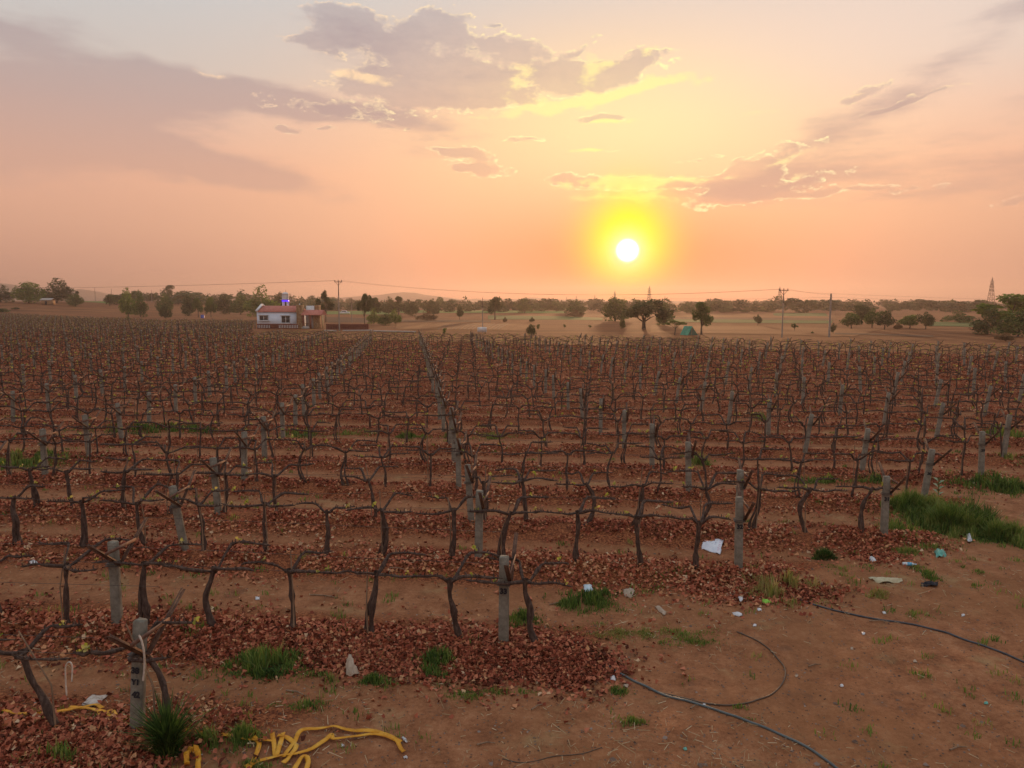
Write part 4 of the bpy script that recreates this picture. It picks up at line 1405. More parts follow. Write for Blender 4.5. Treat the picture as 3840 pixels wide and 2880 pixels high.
GREEN = [(.03, .06, .018), (.055, .1, .028), (.09, .14, .04)]
BRIGHT = [(.09, .13, .035), (.14, .2, .05), (.19, .25, .07)]
BROWN = [(.075, .035, .02), (.11, .055, .032), (.15, .08, .045)]
TAN = [(.17, .064, .025), (.23, .094, .036), (.28, .125, .05)]
field('field_green', GREEN, [(2500, 188), (2800, 182), (3120, 176), (3120, 205), (2800, 215), (2500, 222)], .06)
field('field_green', GREEN, [(1830, 215), (2100, 212), (2260, 205), (2260, 240), (2100, 262), (1830, 275)], .06)
field('field_green', BRIGHT, [(1500, 330), (1800, 330), (2120, 320), (2120, 400), (1800, 420), (1500, 430)], .1)
field('field_green', BRIGHT, [(1180, 300), (1300, 300), (1480, 290), (1480, 380), (1300, 390), (1180, 390)], .1)
field('field_green', BRIGHT, [(300, 360), (360, 360), (420, 350), (420, 430), (360, 440), (300, 440)], .1)
field('field_green', GREEN, [(2900, 270), (3000, 265), (3100, 260), (3100, 320), (3000, 330), (2900, 330)], .08)
field('field_green', GREEN, [(3480, 160), (3580, 158), (3700, 150), (3700, 182), (3580, 190), (3480, 195)], .06)
field('field_ploughed', TAN, [(1480, 142), (1700, 138), (1960, 133), (1990, 172), (1750, 186), (1490, 186)], .05, .35, (1.2, .08, 1))
field('field_ploughed', BROWN, [(2500, 224), (2800, 217), (3120, 207), (3120, 228), (2800, 240), (2500, 245)], .05)
field('field_ploughed', BROWN, [(1480, 190), (1700, 190), (1840, 186), (1840, 205), (1700, 212), (1480, 215)], .05)
field('field_ploughed', BROWN, [(1225, 185), (1300, 184), (1390, 180), (1390, 235), (1300, 245), (1225, 250)], .05)
field('field_stubble', TAN, [(2440, 126), (2850, 120), (3200, 112), (3300, 140), (2900, 158), (2440, 168)], .05)
field('field_stubble', TAN, [(2450, 250), (2800, 246), (3130, 236), (3130, 300), (2800, 320), (2450, 330)], .05)
field('field_ploughed', BROWN, [(3130, 120), (3300, 117), (3500, 110), (3500, 116), (3300, 122), (3130, 126)], .06)

# furrow ridges that show in the ploughed field
for i in range(15):
    u0 = 1640 + i * 16
    P = []
    for t in np.linspace(0, 1, 8):
        y = 140 + 34 * t
        p = stand(u0 + 40 * t, y)
        P.append((p.x, p.y, float(land(p.x, p.y)) + .0))
    o = obj('ridge', MB().tube(P, .16, 4).data('ridge', pmat('ridge_earth', BROWN, 2) if i == 0 else bpy.data.materials['ridge_earth']), bpy.data.objects['field_ploughed'])

# ------------------------------------------------------------------ hills on the horizon
HILL = pmat('hill_scrub', [(.06, .06, .04), (.1, .085, .06), (.14, .11, .08)], .01, 5, .95, 0, 1, .1)


def hills(prof, y0, deep):
    """A ridge whose skyline passes through (column, row) points at distance y0."""
    us = np.linspace(prof[0][0], prof[-1][0], 90)
    vs = np.interp(us, [p[0] for p in prof], [p[1] for p in prof])
    vs = vs + .8 * vnoise(us * .03, us * 0, 3) + .4 * vnoise(us * .11, us * 0, 4)
    V, F, m = [], [], 9
    for u, v in zip(us, vs):
        x = (u - 1920) / FPX * y0 * CT
        top = max(height_at(v, y0), 0.5)
        for j in range(m):
            s = j / (m - 1) * 2 - 1
            V.append((x * (1 + .5 * s * deep / y0), y0 + s * deep, -1 + (top + 1) * (1 - s * s) * (1 + .06 * float(vnoise(u * .02, j * 1.3, 8)) * abs(s))))
    for i in range(len(us) - 1):
        for j in range(m - 1):
            F.append((i * m + j, (i + 1) * m + j, (i + 1) * m + j + 1, i * m + j + 1))
    tag(obj('hills', mesh_arr('hills', V, np.array(F), HILL, True)), kind='structure')


hills([(-500, 1110), (-150, 1075), (0, 1062), (60, 1068), (130, 1078), (200, 1098), (262, 1092), (300, 1083), (340, 1088), (400, 1102), (470, 1120), (600, 1131)], 2350, 260)
hills([(1100, 1130), (1330, 1112), (1420, 1107), (1470, 1100), (1510, 1094.5), (1550, 1097), (1600, 1106), (1660, 1113), (1720, 1122), (1790, 1128), (1900, 1131)], 2400, 250)
hills([(1700, 1129), (1780, 1120), (1860, 1122), (1940, 1121), (2000, 1115), (2060, 1121), (2120, 1124), (2145, 1119), (2180, 1122), (2260, 1127), (2400, 1125), (2460, 1128), (2600, 1129), (2750, 1133), (2850, 1137)], 2700, 240)
hills([(2500, 1134), (2700, 1135), (2900, 1137), (3100, 1138), (3400, 1143), (3600, 1142), (3840, 1140), (4300, 1138)], 1750, 220)

# ------------------------------------------------------------------ trees
M['leaf_dark'] = tmat('leaves_dark', [(.018, .03, .012), (.035, .055, .02), (.06, .085, .03), (.09, .11, .04)], .7, .2, .2)
M['leaf_mid'] = tmat('leaves_mid', [(.025, .045, .014), (.05, .085, .022), (.08, .125, .03), (.12, .16, .045)], .7, .2, .25)
M['leaf_light'] = tmat('leaves_light', [(.05, .08, .02), (.09, .14, .03), (.14, .2, .045), (.2, .25, .07)], .7, .2, .3)
M['leaf_dry'] = tmat('leaves_dry', [(.09, .05, .025), (.16, .1, .05), (.24, .16, .085)], .8, .15, .15)
M['trunk'] = pmat('tree_bark', [(.05, .035, .025), (.1, .075, .055), (.15, .115, .085)], 4, 5, .95, .4, 20)


def crown(seed, lobes, n, leaf, norm=True):
    """Leaf faces through a unit crown: lobes = (x, z, rx, rz); width about 1, height about 1."""
    r_ = np.random.default_rng(seed)
    L = []
    for (cx, cz, rx, rz) in lobes:
        for _ in range(3):
            L.append((cx + r_.normal(0, rx * .35), r_.normal(0, rx * .45), cz + r_.normal(0, rz * .3), rx * r_.uniform(.4, .7), rz * r_.uniform(.45, .75)))
        for s in (-1, 1):
            L.append((cx, s * rx * .5, cz, rx * .7, rz * .75))
    V, F, T = [], [], []
    per = n // len(L)
    for (cx, cy, cz, rx, rz) in L:
        d = r_.normal(size=(per, 3))
        d /= np.linalg.norm(d, axis=1)[:, None]
        rad = r_.uniform(.45, 1.08, per) ** .6
        P = np.stack([cx + d[:, 0] * rx * rad, cy + d[:, 1] * rx * rad, cz + d[:, 2] * rz * rad], -1)
        tone = np.clip(.5 + r_.normal(0, .17) + r_.normal(0, .16, per), 0, 1)
        u = r_.normal(size=(per, 3)); u /= np.linalg.norm(u, axis=1)[:, None]
        w = np.cross(u, r_.normal(size=(per, 3))); w /= np.linalg.norm(w, axis=1)[:, None]
        s = leaf * r_.uniform(.6, 1.4, per)[:, None]
        k = len(V) and sum(len(q) for q in V)
        V.append(np.stack([P - u * s, P + w * s * .5, P + u * s, P - w * s * .5], 1).reshape(-1, 3))
        F.append(np.arange(per * 4).reshape(-1, 4) + k)
        T.append(np.repeat(tone, 4))
    V = np.concatenate(V)
    if norm:
        k = np.percentile(np.abs(V[:, 0]), 98) * 2
        V[:, :2] /= k
        V[:, 2] /= np.percentile(V[:, 2], 99)
    return V, np.concatenate(F), np.concatenate(T)


def limbs(seed, lobes, trunk_r, base):
    """Tapered trunk with limbs running out into the lobes (unit tree)."""
    r_ = np.random.default_rng(seed + 5)
    mb = MB()
    fork = base * .8
    lean = r_.normal(0, .03)
    mb.tube([(0, 0, -.02), (lean * .5, 0, fork * .5), (lean, 0, fork)], [trunk_r * 1.25, trunk_r, trunk_r * .8], 6)
    for (cx, cz, rx, rz) in lobes:
        e = (cx * .85, r_.normal(0, rx * .3), cz)
        m_ = (lean + (cx - lean) * .4, e[1] * .4, fork + (cz - fork) * .55)
        mb.tube([(lean, 0, fork * .9), m_, e], [trunk_r * .6, trunk_r * .4, trunk_r * .14], 5)
        mb.tube([m_, (m_[0] + r_.normal(0, .1), m_[1] + r_.normal(0, .1), m_[2] + .15)], [trunk_r * .3, trunk_r * .1], 4)
    return mb


SHAPES = {
    'round': ([(-.24, .5, .27, .26), (.22, .48, .28, .26), (0, .7, .3, .27), (-.05, .38, .32, .2)], .035, .25),
    'wide': ([(-.33, .5, .2, .2), (.34, .5, .19, .2), (-.12, .68, .24, .24), (.16, .7, .24, .22), (0, .52, .3, .2)], .04, .35),
    'tall': ([(-.12, .42, .3, .2), (.14, .56, .28, .2), (-.06, .72, .28, .2), (.04, .86, .22, .14)], .05, .3),
    'thin': ([(.08, .3, .34, .2), (-.08, .5, .34, .2), (.06, .7, .36, .2), (.0, .86, .32, .14)], .05, .3),
    'umbrella': ([(-.32, .78, .2, .09), (.3, .8, .22, .09), (0, .86, .28, .1), (.1, .7, .2, .07)], .03, .6),
    'bush': ([(-.25, .38, .28, .36), (.25, .36, .27, .34), (0, .58, .3, .38), (0, .25, .4, .25)], .03, .12),
    'open': ([(-.3, .55, .18, .16), (.02, .8, .22, .17), (.32, .62, .18, .18), (-.12, .72, .17, .14), (.15, .48, .16, .12)], .03, .35),
}
LIB = {}
for nm, (lobes, tr_, bs_) in SHAPES.items():
    for var in range(3):
        r_ = np.random.default_rng(hash(nm) % 1000 + var if False else sum(map(ord, nm)) * 7 + var)
        lb = [(a + r_.normal(0, .04), b + r_.normal(0, .03), c * r_.uniform(.85, 1.15), d * r_.uniform(.85, 1.15)) for a, b, c, d in lobes]
        LIB[nm, var] = (crown(sum(map(ord, nm)) + var * 31, lb, 2600, .034 if nm != 'umbrella' else .026), limbs(var, lb, tr_, bs_))
CROWNS = {}


def tree(label, u, top, y, wpx, shape='round', mat='leaf_mid', group=None, cat='tree', name='tree', var=None):
    p = stand(u, y)
    h = height_at(top, y) - p.z
    w = wpx / FPX * (y + .5)
    var = tree.n % 3 if var is None else var
    tree.n += 1
    (V, F, T), lb = LIB[shape, var]
    key = (shape, var, mat)
    if key not in CROWNS:
        CROWNS[key] = (mesh_arr('crown', V, F, M[mat], False, T), lb.data('trunk', M['trunk'], True))
    c, t_ = CROWNS[key]
    t = thing(name, label, cat, tuple(p), 0, group)
    rz = 0 if tree.n % 2 else math.pi
    obj('trunk' if cat == 'tree' else 'stem', t_, t, (0, 0, 0), (0, 0, rz), (w, w, h))
    obj('crown' if cat == 'tree' else 'foliage', c, t, (0, 0, 0), (0, 0, rz), (w, w, h))
    return t


tree.n = 0
G1, G2, G3, G4 = 'trees beyond the vineyard at left', 'trees behind the house', 'trees on the central plain', 'trees on the plain at right'
for a in [
    ('dark tree cut by the left edge of the picture', 5, 1070, 330, 96, 'bush', 'leaf_dark', G1),
    ('light green round tree next to the left edge tree', 110, 1062, 325, 104, 'bush', 'leaf_light', G1),
    ('big dark round tree standing above a small hut', 214, 1052, 335, 116, 'bush', 'leaf_dark', G1),
    ('small dark pointed tree right of the big dark tree', 290, 1092, 345, 14, 'thin', 'leaf_dark', G1),
    ('small lone dark tree on the left grass field', 412, 1104, 330, 34, 'round', 'leaf_dark', G1),
    ('bright green twin-like tree, left one of the pair by the vineyard', 482, 1090, 255, 62, 'bush', 'leaf_light', G1),
    ('bright green tree, right one of the pair by the vineyard', 528, 1095, 250, 52, 'bush', 'leaf_mid', G1),
    ('tall thin distant tree with ragged top rising over the left trees', 638, 1070, 460, 30, 'thin', 'leaf_dark', G1),
    ('mid green tree behind the dark round bush', 618, 1108, 300, 60, 'bush', 'leaf_mid', G1),
    ('dark distant tree right of the tall thin one', 668, 1100, 400, 52, 'bush', 'leaf_dark', G1),
    ('small round tree left of the blue drum', 707, 1116, 270, 48, 'bush', 'leaf_dark', G1),
    ('small slim tree just left of the blue drum', 744, 1119, 245, 34, 'tall', 'leaf_mid', G1),
    ('small tree just right of the blue drum', 792, 1117, 245, 40, 'round', 'leaf_mid', G1),
    ('dense dark tree, left of two before the big light tree', 843, 1105, 300, 76, 'bush', 'leaf_dark', G2),
    ('dense dark tree, right of two before the big light tree', 902, 1106, 295, 74, 'bush', 'leaf_mid', G2),
    ('big light green tree behind the house roof', 982, 1078, 255, 118, 'bush', 'leaf_light', G2),
    ('dark green tree left of the water tank', 1052, 1102, 270, 52, 'bush', 'leaf_dark', G2),
    ('open crowned tree with visible trunk behind the porch', 1222, 1095, 190, 66, 'open', 'leaf_dark', G2),
    ('open dark tree right of the tall crossarm pole', 1368, 1104, 165, 52, 'open', 'leaf_dark', G2),
    ('dark tree behind the green bushes right of the house', 1405, 1118, 230, 44, 'tall', 'leaf_dark', G3),
    ('round dark tree under the left end of the blue hill', 1458, 1119, 300, 54, 'bush', 'leaf_dark', G3),
    ('uneven tree under the top of the blue hill', 1494, 1113, 280, 40, 'tall', 'leaf_dark', G3),
    ('low round tree right of the blue hill top', 1543, 1133, 270, 48, 'bush', 'leaf_dark', G3),
    ('round tree above the brown brush heap', 1625, 1126, 280, 48, 'bush', 'leaf_dark', G3),
    ('far tree rising behind the brush heap', 1652, 1116, 420, 48, 'round', 'leaf_mid', G3),
    ('small young tree on the central green strip', 1724, 1150, 215, 26, 'round', 'leaf_dark', G3),
    ('upright dark tree right of the pole with the white box', 1856, 1115, 215, 50, 'tall', 'leaf_dark', G3),
    ('bushy distant tree midway to the sun', 1966, 1120, 330, 58, 'bush', 'leaf_mid', G3),
    ('left of two broad distant trees left of the sun', 2030, 1136, 380, 66, 'bush', 'leaf_mid', G3),
    ('right of two broad distant trees left of the sun', 2087, 1132, 380, 68, 'bush', 'leaf_mid', G3),
    ('rounded tree in the glare left of the sun', 2160, 1130, 300, 82, 'bush', 'leaf_mid', G3),
    ('tall bush-like tree straight below the sun', 2308, 1121, 200, 92, 'bush', 'leaf_mid', G3),
    ('big spreading tree with short trunk just right below the sun', 2414, 1128, 142, 172, 'wide', 'leaf_dark', G3),
    ('tree joined to the right side of the big spreading tree', 2490, 1141, 165, 72, 'bush', 'leaf_mid', G3),
    ('flat-topped thorn tree left of the green tent', 2530, 1202, 118, 80, 'umbrella', 'leaf_light', G3),
    ('tall green tree standing over the tent', 2630, 1135, 120, 72, 'tall', 'leaf_mid', G3),
    ('hazy broad tree behind the tent tree, left', 2575, 1134, 330, 74, 'bush', 'leaf_mid', G4),
    ('hazy broad tree behind the tent tree, right', 2648, 1136, 350, 66, 'bush', 'leaf_mid', G4),
    ('hazy low tree, first right of the tent tree', 2730, 1150, 350, 74, 'bush', 'leaf_mid', G4),
    ('hazy low tree, second right of the tent tree', 2802, 1152, 350, 66, 'bush', 'leaf_mid', G4),
    ('hazy low tree, third right of the tent tree', 2872, 1150, 360, 62, 'bush', 'leaf_mid', G4),
    ('tiny round tree on the green strip left of the pole pair', 2842, 1182, 165, 30, 'round', 'leaf_dark', G4),
    ('leftmost low tree of the row right of the thick pole', 3193, 1175, 145, 70, 'round', 'leaf_mid', G4),
    ('taller tree rising behind the tree row at right', 3232, 1143, 172, 66, 'round', 'leaf_dark', G4),
    ('second low tree of the row right of the thick pole', 3270, 1160, 150, 62, 'round', 'leaf_mid', G4),
    ('dark third tree of the row right of the thick pole', 3316, 1168, 141, 64, 'round', 'leaf_dark', G4),
    ('light round tree standing apart right of the tree row', 3411, 1182, 146, 62, 'round', 'leaf_light', G4),
    ('darker round tree right of the one standing apart', 3471, 1173, 143, 62, 'round', 'leaf_dark', G4),
    ('far ragged clump-topped tree above the right tree row', 3468, 1126, 500, 60, 'thin', 'leaf_dark', G4),
    ('large spreading acacia cut by the right edge', 3790, 1107, 126, 230, 'open', 'leaf_light', G4),
    ('tiny sapling right of the thick pole', 3124, 1214, 122, 22, 'round', 'leaf_dark', G4),
    ('tiny sapling between the two right poles', 2979, 1214, 135, 26, 'open', 'leaf_mid', G4),
]:
    tree(*a)
for a in [
    ('low green bush between the big dark tree and the open field', 282, 1106, 318, 56, 'bush', 'leaf_mid'),
    ('dark round bush in front of the mid green tree', 622, 1145, 228, 46, 'bush', 'leaf_dark'),
    ('tiny green bush out in the left vineyard', 479, 1184, 205, 20, 'bush', 'leaf_mid'),
    ('green bush at the left edge behind the vineyard', 10, 1157, 275, 48, 'bush', 'leaf_mid'),
    ('small dark bush second from the left edge', 58, 1152, 290, 30, 'bush', 'leaf_dark'),
    ('tall pale bush, first right of the house', 1402, 1160, 176, 54, 'bush', 'leaf_light'),
    ('low dark green bush, second right of the house', 1444, 1180, 166, 54, 'bush', 'leaf_mid'),
    ('pale green bush, third right of the house', 1482, 1164, 176, 50, 'bush', 'leaf_light'),
    ('brown dry brush heap on the central field', 1602, 1167, 205, 82, 'bush', 'leaf_dry'),
    ('dark bush standing alone on the far vineyard edge', 1992, 1219, 117, 34, 'bush', 'leaf_dark'),
    ('small dark bush behind the lone edge bush', 1994, 1190, 190, 20, 'bush', 'leaf_dark'),
    ('tiny sapling right of the lone edge bush', 2018, 1217, 140, 12, 'thin', 'leaf_mid'),
    ('tiny sapling on the tan field below left of the sun', 2117, 1217, 150, 10, 'thin', 'leaf_mid'),
    ('tiny bush on the tan field below the sun', 2212, 1219, 150, 13, 'round', 'leaf_mid'),
    ('low rusty bush in the glare left of the sun tree', 2158, 1163, 250, 70, 'bush', 'leaf_dry'),
    ('low bush hugging the left side of the big spreading tree', 2334, 1190, 146, 20, 'bush', 'leaf_mid'),
    ('dry yellow bush between the tree row and the apart tree', 3365, 1212, 141, 30, 'bush', 'leaf_dry'),
    ('large dark bush under the right edge acacia, left', 3700, 1164, 121, 130, 'bush', 'leaf_dark'),
    ('large green bush under the right edge acacia, right', 3815, 1165, 112, 130, 'bush', 'leaf_mid'),
    ('brown brush pile at the right end of the vineyard edge', 3772, 1249, 100, 64, 'bush', 'leaf_dry'),
    ('wide hazy thicket left of the right edge acacia', 3600, 1168, 185, 120, 'bush', 'leaf_mid'),
    ('yellow green low bush at the vineyard edge near the pole with box', 1667, 1231, 120, 14, 'thin', 'leaf_light'),
    ('dusty brown bush on the green strip centre', 1893, 1190, 188, 16, 'bush', 'leaf_dry'),
    ('tiny dark bush far out on the right field', 3046, 1242, 124, 12, 'bush', 'leaf_mid'),
]:
    tree(*a, 'shrubs on the plain', 'bush', 'bush')

# the far wood that closes the plain, one mass
tr = np.random.default_rng(77)
Vs, Fs, Ts, n0 = [], [], [], 0
crowns = [crown(600 + i, SHAPES[s][0], 160, .095) for i, s in enumerate(('round', 'bush', 'bush', 'wide', 'tall'))]
for i in range(820):
    y = tr.uniform(340, 620) if i % 4 else tr.uniform(600, 950)
    u = tr.uniform(-350, 4200)
    if (u < 420 and y < 620) or (i % 4 and 450 < u < 1050 and y < 380):
        continue
    p = stand(u, y)
    h = tr.uniform(4.5, 8.0) * (1.25 if tr.random() < .1 else 1) * (.8 + .2 * float(vnoise(u * .01, y * .01, 2)))
    w = h * tr.uniform(1.0, 1.9)
    V, F, T = crowns[i % 5]
    Vs.append(V * np.array((w, w, h * 1.05)) + np.array((p.x, p.y, p.z - h * .12)))
    Fs.append(F + n0)
    Ts.append(np.clip(T + tr.normal(0, .15), 0, 1))
    n0 += len(V)
tag(obj('treeline', mesh_arr('treeline', np.concatenate(Vs), np.concatenate(Fs), M['leaf_dark'], False, np.concatenate(Ts))), 'hazy wood of low trees closing the plain', 'trees', kind='stuff')


# palms over the far wood
def palm(label, u, top, y):
    p = stand(u, y)
    h = height_at(top, y) - p.z
    t = thing('palm_tree', label, 'palm', tuple(p), 0, 'far palms')
    obj('trunk', MB().tube([(0, 0, 0), (.2, 0, h * .5), (.1, 0, h * .88)], [.3, .22, .18], 5).data('trunk', M['trunk']), t)
    r_ = np.random.default_rng(int(u))
    V, F = [], []
    for i in range(14):
        a = i * 2.4
        prev = None
        for s in np.linspace(0, 1, 5):
            R = h * .26 * s
            z = h * .88 + h * .2 * s - h * .3 * s * s * (1.0 + .5 * (i % 3))
            c = np.array((.1 + math.cos(a) * R, math.sin(a) * R, z))
            sd = np.array((-math.sin(a), math.cos(a), -.3)) * h * .035 * (1.1 - s)
            V += [c - sd, c + sd]
            if prev is not None:
                F.append((prev, prev + 1, prev + 3, prev + 2))
            prev = len(V) - 2
    obj('crown', mesh_arr('crown', np.array(V), np.array(F), M['leaf_dark'], False, np.full(len(V), .4)), t)


for u, tp_, y, l in [(1128, 1118, 480, 'far palm right of the water tank, left one'), (1160, 1112, 480, 'far palm right of the water tank, right one'), (1178, 1112, 500, 'far palm left of the open crowned tree'), (1964, 1116, 520, 'far palm midway between the hill and the sun'), (2008, 1128, 520, 'far palm above the broad distant trees'), (3065, 1142, 480, 'far palm left of the thick pole'), (3130, 1142, 480, 'far palm right of the thick pole'), (2506, 1138, 480, 'far palm behind the tent tree')]:
    palm(l, u, tp_, y)

# ------------------------------------------------------------------ house
M['wall_blue'] = pmat('wall_pale_blue', [(.66, .76, .9), (.72, .81, .93), (.76, .84, .94)], 1.3, 6, .9, .2, 20)
M['wall_white'] = pmat('wall_white', [(.6, .6, .6), (.72, .72, .72)], 2, 4, .9)
M['roof_red'] = pmat('roof_red', [(.42, .13, .1), (.5, .18, .14), (.56, .23, .18)], 2, 5, .8)
M['stone'] = pmat('stone_cladding', [(.22, .12, .06), (.36, .22, .11), (.46, .3, .17)], 2.4, 3, .95, .3, 12)
M['fence_red'] = pmat('fence_maroon', [(.14, .04, .03), (.22, .07, .05)], 3, 4, .85)
M['glass'] = pmat('window_glass', [(.03, .03, .035), (.07, .065, .07)], 2, 3, .12, 0, 1, .6)
M['frame'] = pmat('window_frame', [(.55, .55, .55), (.66, .66, .66)], 3, 3, .6)
M['step'] = pmat('pale_cement', [(.36, .33, .3), (.46, .43, .4)], 3, 4, .9)
HY = 146.0
h0 = stand(965, HY)
PXM = FPX / (HY * CT + EYE * ST)
hx = lambda u: (u - 965) / PXM                               # metres from the left corner of the house
hz = lambda v: height_at(v, HY) - h0.z
house = thing('house', 'small pale blue farmhouse with red roof and stone pillars', 'house', tuple(h0), math.radians(-3))
W_, E_, RIDGE, D_ = hx(1120), hz(1168.5), hz(1150), 5.2
mb = MB().box((0, 0, 0), (W_, D_, E_))
mb.add([(0, 0, E_), (0, D_, E_), (0, D_ / 2, RIDGE), (.25, 0, E_), (.25, D_, E_), (.25, D_ / 2, RIDGE)], np.array([(0, 2, 1), (3, 4, 5)]))
obj('wall', mb.data('wall', M['wall_blue']), house)
rf = MB()
rf.add([(.25, -.3, E_ - .1), (W_ + .05, -.3, E_ - .1), (W_ + .05, D_ / 2, RIDGE), (.25, D_ / 2, RIDGE), (.25, -.3, E_ + .06), (W_ + .05, -.3, E_ + .06), (W_ + .05, D_ / 2, RIDGE + .16), (.25, D_ / 2, RIDGE + .16)],
       [(0, 3, 2, 1), (4, 5, 6, 7), (0, 1, 5, 4), (1, 2, 6, 5), (3, 0, 4, 7)])
rf.add([(.25, D_ + .3, E_ - .1), (W_ + .05, D_ + .3, E_ - .1), (W_ + .05, D_ / 2, RIDGE), (.25, D_ / 2, RIDGE), (.25, D_ + .3, E_ + .06), (W_ + .05, D_ + .3, E_ + .06), (W_ + .05, D_ / 2, RIDGE + .16), (.25, D_ / 2, RIDGE + .16)],
       [(0, 1, 2, 3), (7, 6, 5, 4), (4, 5, 1, 0), (5, 6, 2, 1), (4, 0, 3, 7)])
roof = obj('roof', rf.data('roof', M['roof_red']), house)
cop = MB().bar((.1, -.35, E_ + .12), (.1, D_ / 2, RIDGE + .42), .42, .28).bar((.1, D_ / 2, RIDGE + .42), (.1, D_ + .35, E_ + .12), .42, .28)
obj('parapet', cop.data('parapet', M['wall_white']), roof)
for x in np.arange(.8, W_, .62):
    obj('tile_rib', MB().bar((x, -.29, E_ + .075), (x, D_ / 2 - .04, RIDGE + .17), .05, .04).data('tile_rib', M['roof_red']) if x < .9 else bpy.data.meshes['tile_rib'], roof, (0 if x < .9 else x - .8, 0, 0))
for (u0, u1, v0, v1) in ((976, 1007, 1185, 1200), (1060, 1090, 1186, 1209.5)):
    x0, x1, z0, z1 = hx(u0), hx(u1), hz(v1), hz(v0)
    w = obj('window', MB().box((x0, -.03, z0), (x1, .02, z1)).data('window', M['glass']), house, (0, -.02, 0))
    fr_ = MB()
    for a, b in (((x0 - .1, z0), (x0, z1)), ((x1, z0), (x1 + .1, z1)), (((x0 + x1) / 2 - .06, z0), ((x0 + x1) / 2 + .06, z1))):
        fr_.box((a[0], -.09, a[1]), (b[0], .03, b[1]))
    fr_.box((x0 - .1, -.09, z1), (x1 + .1, .03, z1 + .1))
    obj('frame', fr_.data('frame', M['frame']), w)
    obj('sill', MB().box((x0 - .25, -.35, z0 - .22), (x1 + .3, .03, z0 - .05)).data('sill', M['wall_white']), w)
    obj('hood', MB().box((x0 - .25, -.4, z1 + .13), (x1 + .15, .03, z1 + .22)).data('hood', M['wall_white']), w)


def stones(parent, x0, x1, y0, y1, z0, z1, seed):
    """Stone pillar: a core and courses of separate blocks proud of it on its front."""
    core = obj('stone_pillar', MB().box((x0, y0, z0), (x1, y1, z1)).data('stone_pillar', M['stone']), parent)
    r_ = np.random.default_rng(seed)
    z = z0 + .02
    while z < z1 - .1:
        hh = min(r_.uniform(.2, .34), z1 - z - .02)
        x = x0 + .02
        while x < x1 - .08:
            ww = min(r_.uniform(.25, .55), x1 - x - .01)
            obj('stone', MB().box((x, y0 - r_.uniform(.03, .07), z), (x + ww - .03, y0 + .01, z + hh - .03)).data('stone', M['stone']), core)
            x += ww
        z += hh
    return core


stones(house, hx(1119), hx(1141), -.5, .7, 0, hz(1143.5), 1)
obj('finial', MB().lathe([(.02, hz(1143.5)), (.14, hz(1143.5) + .05), (.1, hz(1143.5) + .2), (.01, hz(1143.5) + .3)], 8, (hx(1129), 0)).data('finial', M['wall_white']), house)
obj('upper_wall', MB().box((hx(1139), 2.2, 0), (hx(1169), 4.2, hz(1147))).data('upper_wall', M['wall_white']), house)
stones(house, hx(1170), hx(1187), 2.4, 3.5, 0, hz(1144), 2)
stones(house, hx(1180), hx(1203), -.2, .8, 0, hz(1183), 3)
pr = MB()
px0, px1, pe, prd = hx(1141), hx(1218), hz(1182), hz(1164.5)
pr.add([(px0, -1.3, pe), (px1, -1.3, pe), (px1, .5, prd), (px0, .5, prd), (px0, -1.3, pe + .12), (px1, -1.3, pe + .12), (px1, .5, prd + .12), (px0, .5, prd + .12)], [(0, 3, 2, 1), (4, 5, 6, 7), (0, 1, 5, 4), (1, 2, 6, 5), (3, 0, 4, 7)])
pr.add([(px0, 2.3, pe), (px1, 2.3, pe), (px1, .5, prd), (px0, .5, prd), (px0, 2.3, pe + .12), (px1, 2.3, pe + .12), (px1, .5, prd + .12), (px0, .5, prd + .12)], [(0, 1, 2, 3), (7, 6, 5, 4), (4, 5, 1, 0), (5, 6, 2, 1), (4, 0, 3, 7)])
pr.add([(px1 - .1, -1.2, pe), (px1 - .1, 2.2, pe), (px1 - .1, .5, prd - .02)], np.array([(0, 1, 2)]))
obj('porch_roof', pr.data('porch_roof', M['roof_red']), house)
obj('porch_column', MB().box((hx(1219.5), -1.2, 0), (hx(1223.5), -1.0, pe + .1)).data('porch_column', pmat('column_ochre', [(.42, .3, .15), (.55, .42, .25)], 4, 3, .9)), house)
for u in (1145.5, 1171):
    obj('porch_pillar', MB().box((hx(u), -1.1, 0), (hx(u + 6), -.8, pe + .02)).data('porch_pillar', M['fence_red']), house)
dr = obj('door', MB().box((hx(1152), 1.2, 0), (hx(1161), 1.3, hz(1184))).data('door', M['wall_white']), house)
obj('handle', MB().box((hx(1160), 1.14, 1.0), (hx(1160.6), 1.2, 1.15)).data('handle', M['iron']), dr)
obj('back_wall', MB().box((hx(1141), 1.32, 0), (hx(1180), 1.5, pe)).data('back_wall', M['wall_blue']), house)
obj('step', MB().box((hx(1148), -2.2, 0), (hx(1172), -1.2, .25)).box((hx(1150), -1.8, .25), (hx(1170), -1.2, .5)).data('step', M['step']), house)
obj('railing', MB().bar((hx(1148), -1.25, 1.0), (hx(1170), -1.25, 1.0), .06).bar((hx(1166), -1.25, 0), (hx(1166), -1.25, 1.0), .06).data('railing', M['iron']), house)


